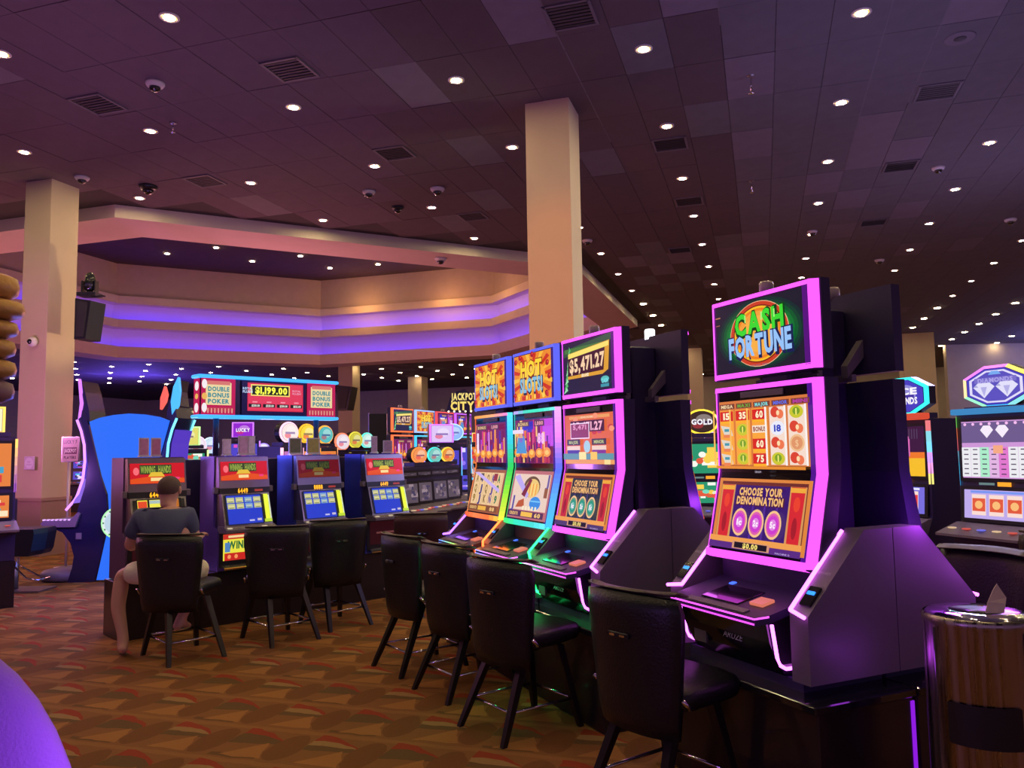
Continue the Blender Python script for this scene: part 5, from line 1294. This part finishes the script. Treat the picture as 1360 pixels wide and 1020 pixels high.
p = Vector((1.80, 3.05, .965)); t = empty('paper_scrap', p); b = MB(); PAP = mat('cream_paper', (.66, .52, .42), .8, var=.08)
fr_ = [[(-.035, .0, 0), (.03, -.01, 0)], [(-.02, .005, .04), (.04, -.005, .035)], [(.005, .012, .08), (.05, .004, .055)], [(.025, .016, .105), (.035, .012, .085)]]
vs = [q for r in fr_ for q in r]; vs2 = [(x, y+.003, z) for x, y, z in vs]
b.add(vs+vs2, [(0, 1, 3, 2), (2, 3, 5, 4), (4, 5, 7, 6), (8, 10, 11, 9), (10, 12, 13, 11), (12, 14, 15, 13), (0, 2, 10, 8), (2, 4, 12, 10), (4, 6, 14, 12), (1, 9, 11, 3), (3, 11, 13, 5), (5, 13, 15, 7), (6, 7, 15, 14), (0, 8, 9, 1)], PAP); b.build('torn_paper', t)
tag(t, 'torn cream paper scrap sticking up from the steel bin', 'paper')

# ================================================================== ADDED UNSEEN TINT LAMPS AND THE RECESS WALL WASHERS
def spot(name, loc, at, col, power, deg, rad=.1, blend=.6):
    l = bpy.data.lights.new(name, 'SPOT'); l.energy = power; l.color = col; l.shadow_soft_size = rad; l.spot_size = radians(deg); l.spot_blend = blend
    o = bpy.data.objects.new(name, l); COL.objects.link(o); o.location = loc
    o.rotation_euler = (Vector(at)-Vector(loc)).to_track_quat('-Z', 'Y').to_euler(); return o
spot('amber_column_tint', (-.9, 6.6, 2.5), (.6, 10.3, 3.5), (1, .30, .02), 340, 40)  # added unseen spot that turns the middle column orange
spot('red_column_tint', (-.9, 6.6, 2.5), (.6, 10.3, 5.6), (1, .12, .14), 60, 26)  # added unseen spot reddening the top of the middle column
spot('pale_column_tint', (5.2, 10.2, 2.6), (1.1, 10.6, 3.8), (1, .95, .62), 260, 50)  # added unseen spot brightening the middle column's right face
spot('tan_column_tint', (-4.4, 13.0, 2.8), (-7.4, 13.4, 4.4), (1, .70, .36), 230, 50)  # added unseen spot warming the left column's right face
lamp('slate_ceiling_glow', (4.8, 8.6, 3.0), (.45, .42, 1), 120, .3)  # these ceiling lamps are added, unseen, to tint the tiles
lamp('slate_ceiling_glow', (8.5, 13.0, 3.2), (.6, .45, 1), 160, .5)
lamp('plum_ceiling_glow', (-5.0, 8.2, 3.6), (1, .4, .8), 45, .4)
spot('pink_column_tint', (-7.8, 9.6, 1.9), (-7.8, 13.2, 2.6), (.85, .25, .75), 330, 70)  # added unseen spot that turns the left column pink
lamp('mauve_floor_glow', (-5.2, 7.4, 1.6), (1, .3, .6), 22, .2)  # added unseen lamp giving the left floor a mauve tint
lamp('violet_plinth_glow', OCash + Vector((sin(BA), -cos(BA), 0))*.62 + Vector((0, 0, .72)), (.5, .06, 1), .3, .04)
lamp('blue_far_glow', (-22, 46, 4), (.15, .1, 1), 1500, .8)  # added unseen lamp turning the far left wall blue
lamp('blue_right_glow', (25, 34, 4.8), (.25, .25, 1), 500, .6)  # added unseen lamp turning the right wall blue
spot('rose_column_tint', (-4.7, 13.1, 1.4), (-7.4, 13.4, 1.4), (1, .16, .30), 330, 60)  # added unseen spot for the rose tone low on the left column
lamp('purple_arc_glow', (-6.2, 9.8, 1.4), (.6, .2, 1), 40, .2)
lamp('violet_corner_glow', (-.62, 1.5, 1.0), (.45, .15, 1), 12, .08)  # added unseen lamp that makes the corner seat purple
lamp('blue_panel_glow', (-4.4, 9.2, 1.5), (.12, .15, 1), 90, .4)
lamp('violet_ceiling_tint', (2.6, 6.6, 3.2), (.45, .3, 1), 55, .2)  # added unseen lamp making the violet patch on the ceiling
lamp('magenta_console_glow', (2.25, 3.70, 1.05), (.6, .1, 1), 2.5, .1)
lamp('violet_console_glow', (1.86, 3.58, 1.28), (.5, .06, 1), 3.0, .05)
lamp('violet_console_glow', (1.25, 5.05, 1.25), (.5, .06, 1), 3.0, .05)
O3 = origin_from_right(P3, A3); xd_ = Vector((sin(A3), -cos(A3), 0)); yd_ = Vector((cos(A3), sin(A3), 0))
lamp('green_console_glow', O3 - xd_*.40 - yd_*.42 + Vector((0, 0, .80)), (.02, 1, .22), 2.6, .05)
lamp('orange_console_glow', O3 - xd_*1.2 - yd_*.35 + Vector((0, 0, .95)), (1, .25, .05), 1.0, .05)
lamp('green_deck_glow', O3 - xd_*.40 - yd_*.18 + Vector((0, 0, 1.02)), (.02, 1, .22), .5, .03)
for x, y, w in ((-6, 19, 520), (-13, 30, 420), (-3, 31, 260), (-14, 18, 420)): lamp('gaming_floor_glow', (x, y, 2.6), (1, .36, .40), w, 1.2)  # added unseen lamps imitate machine glow and redden the recess
for k in (-3.2, -1.0, 1.2): lamp('wall_washer', ab(OC[0]+k*2, OC[1]+OI-.9, 8.9), (1, .45, .15), 70, .4)
for k in (-3, 0, 3): lamp('wall_washer', ab(OC[0]+OI*.66+k*.8, OC[1]+OI*.60-k*.8, 8.9), (1, .45, .15), 60, .4)
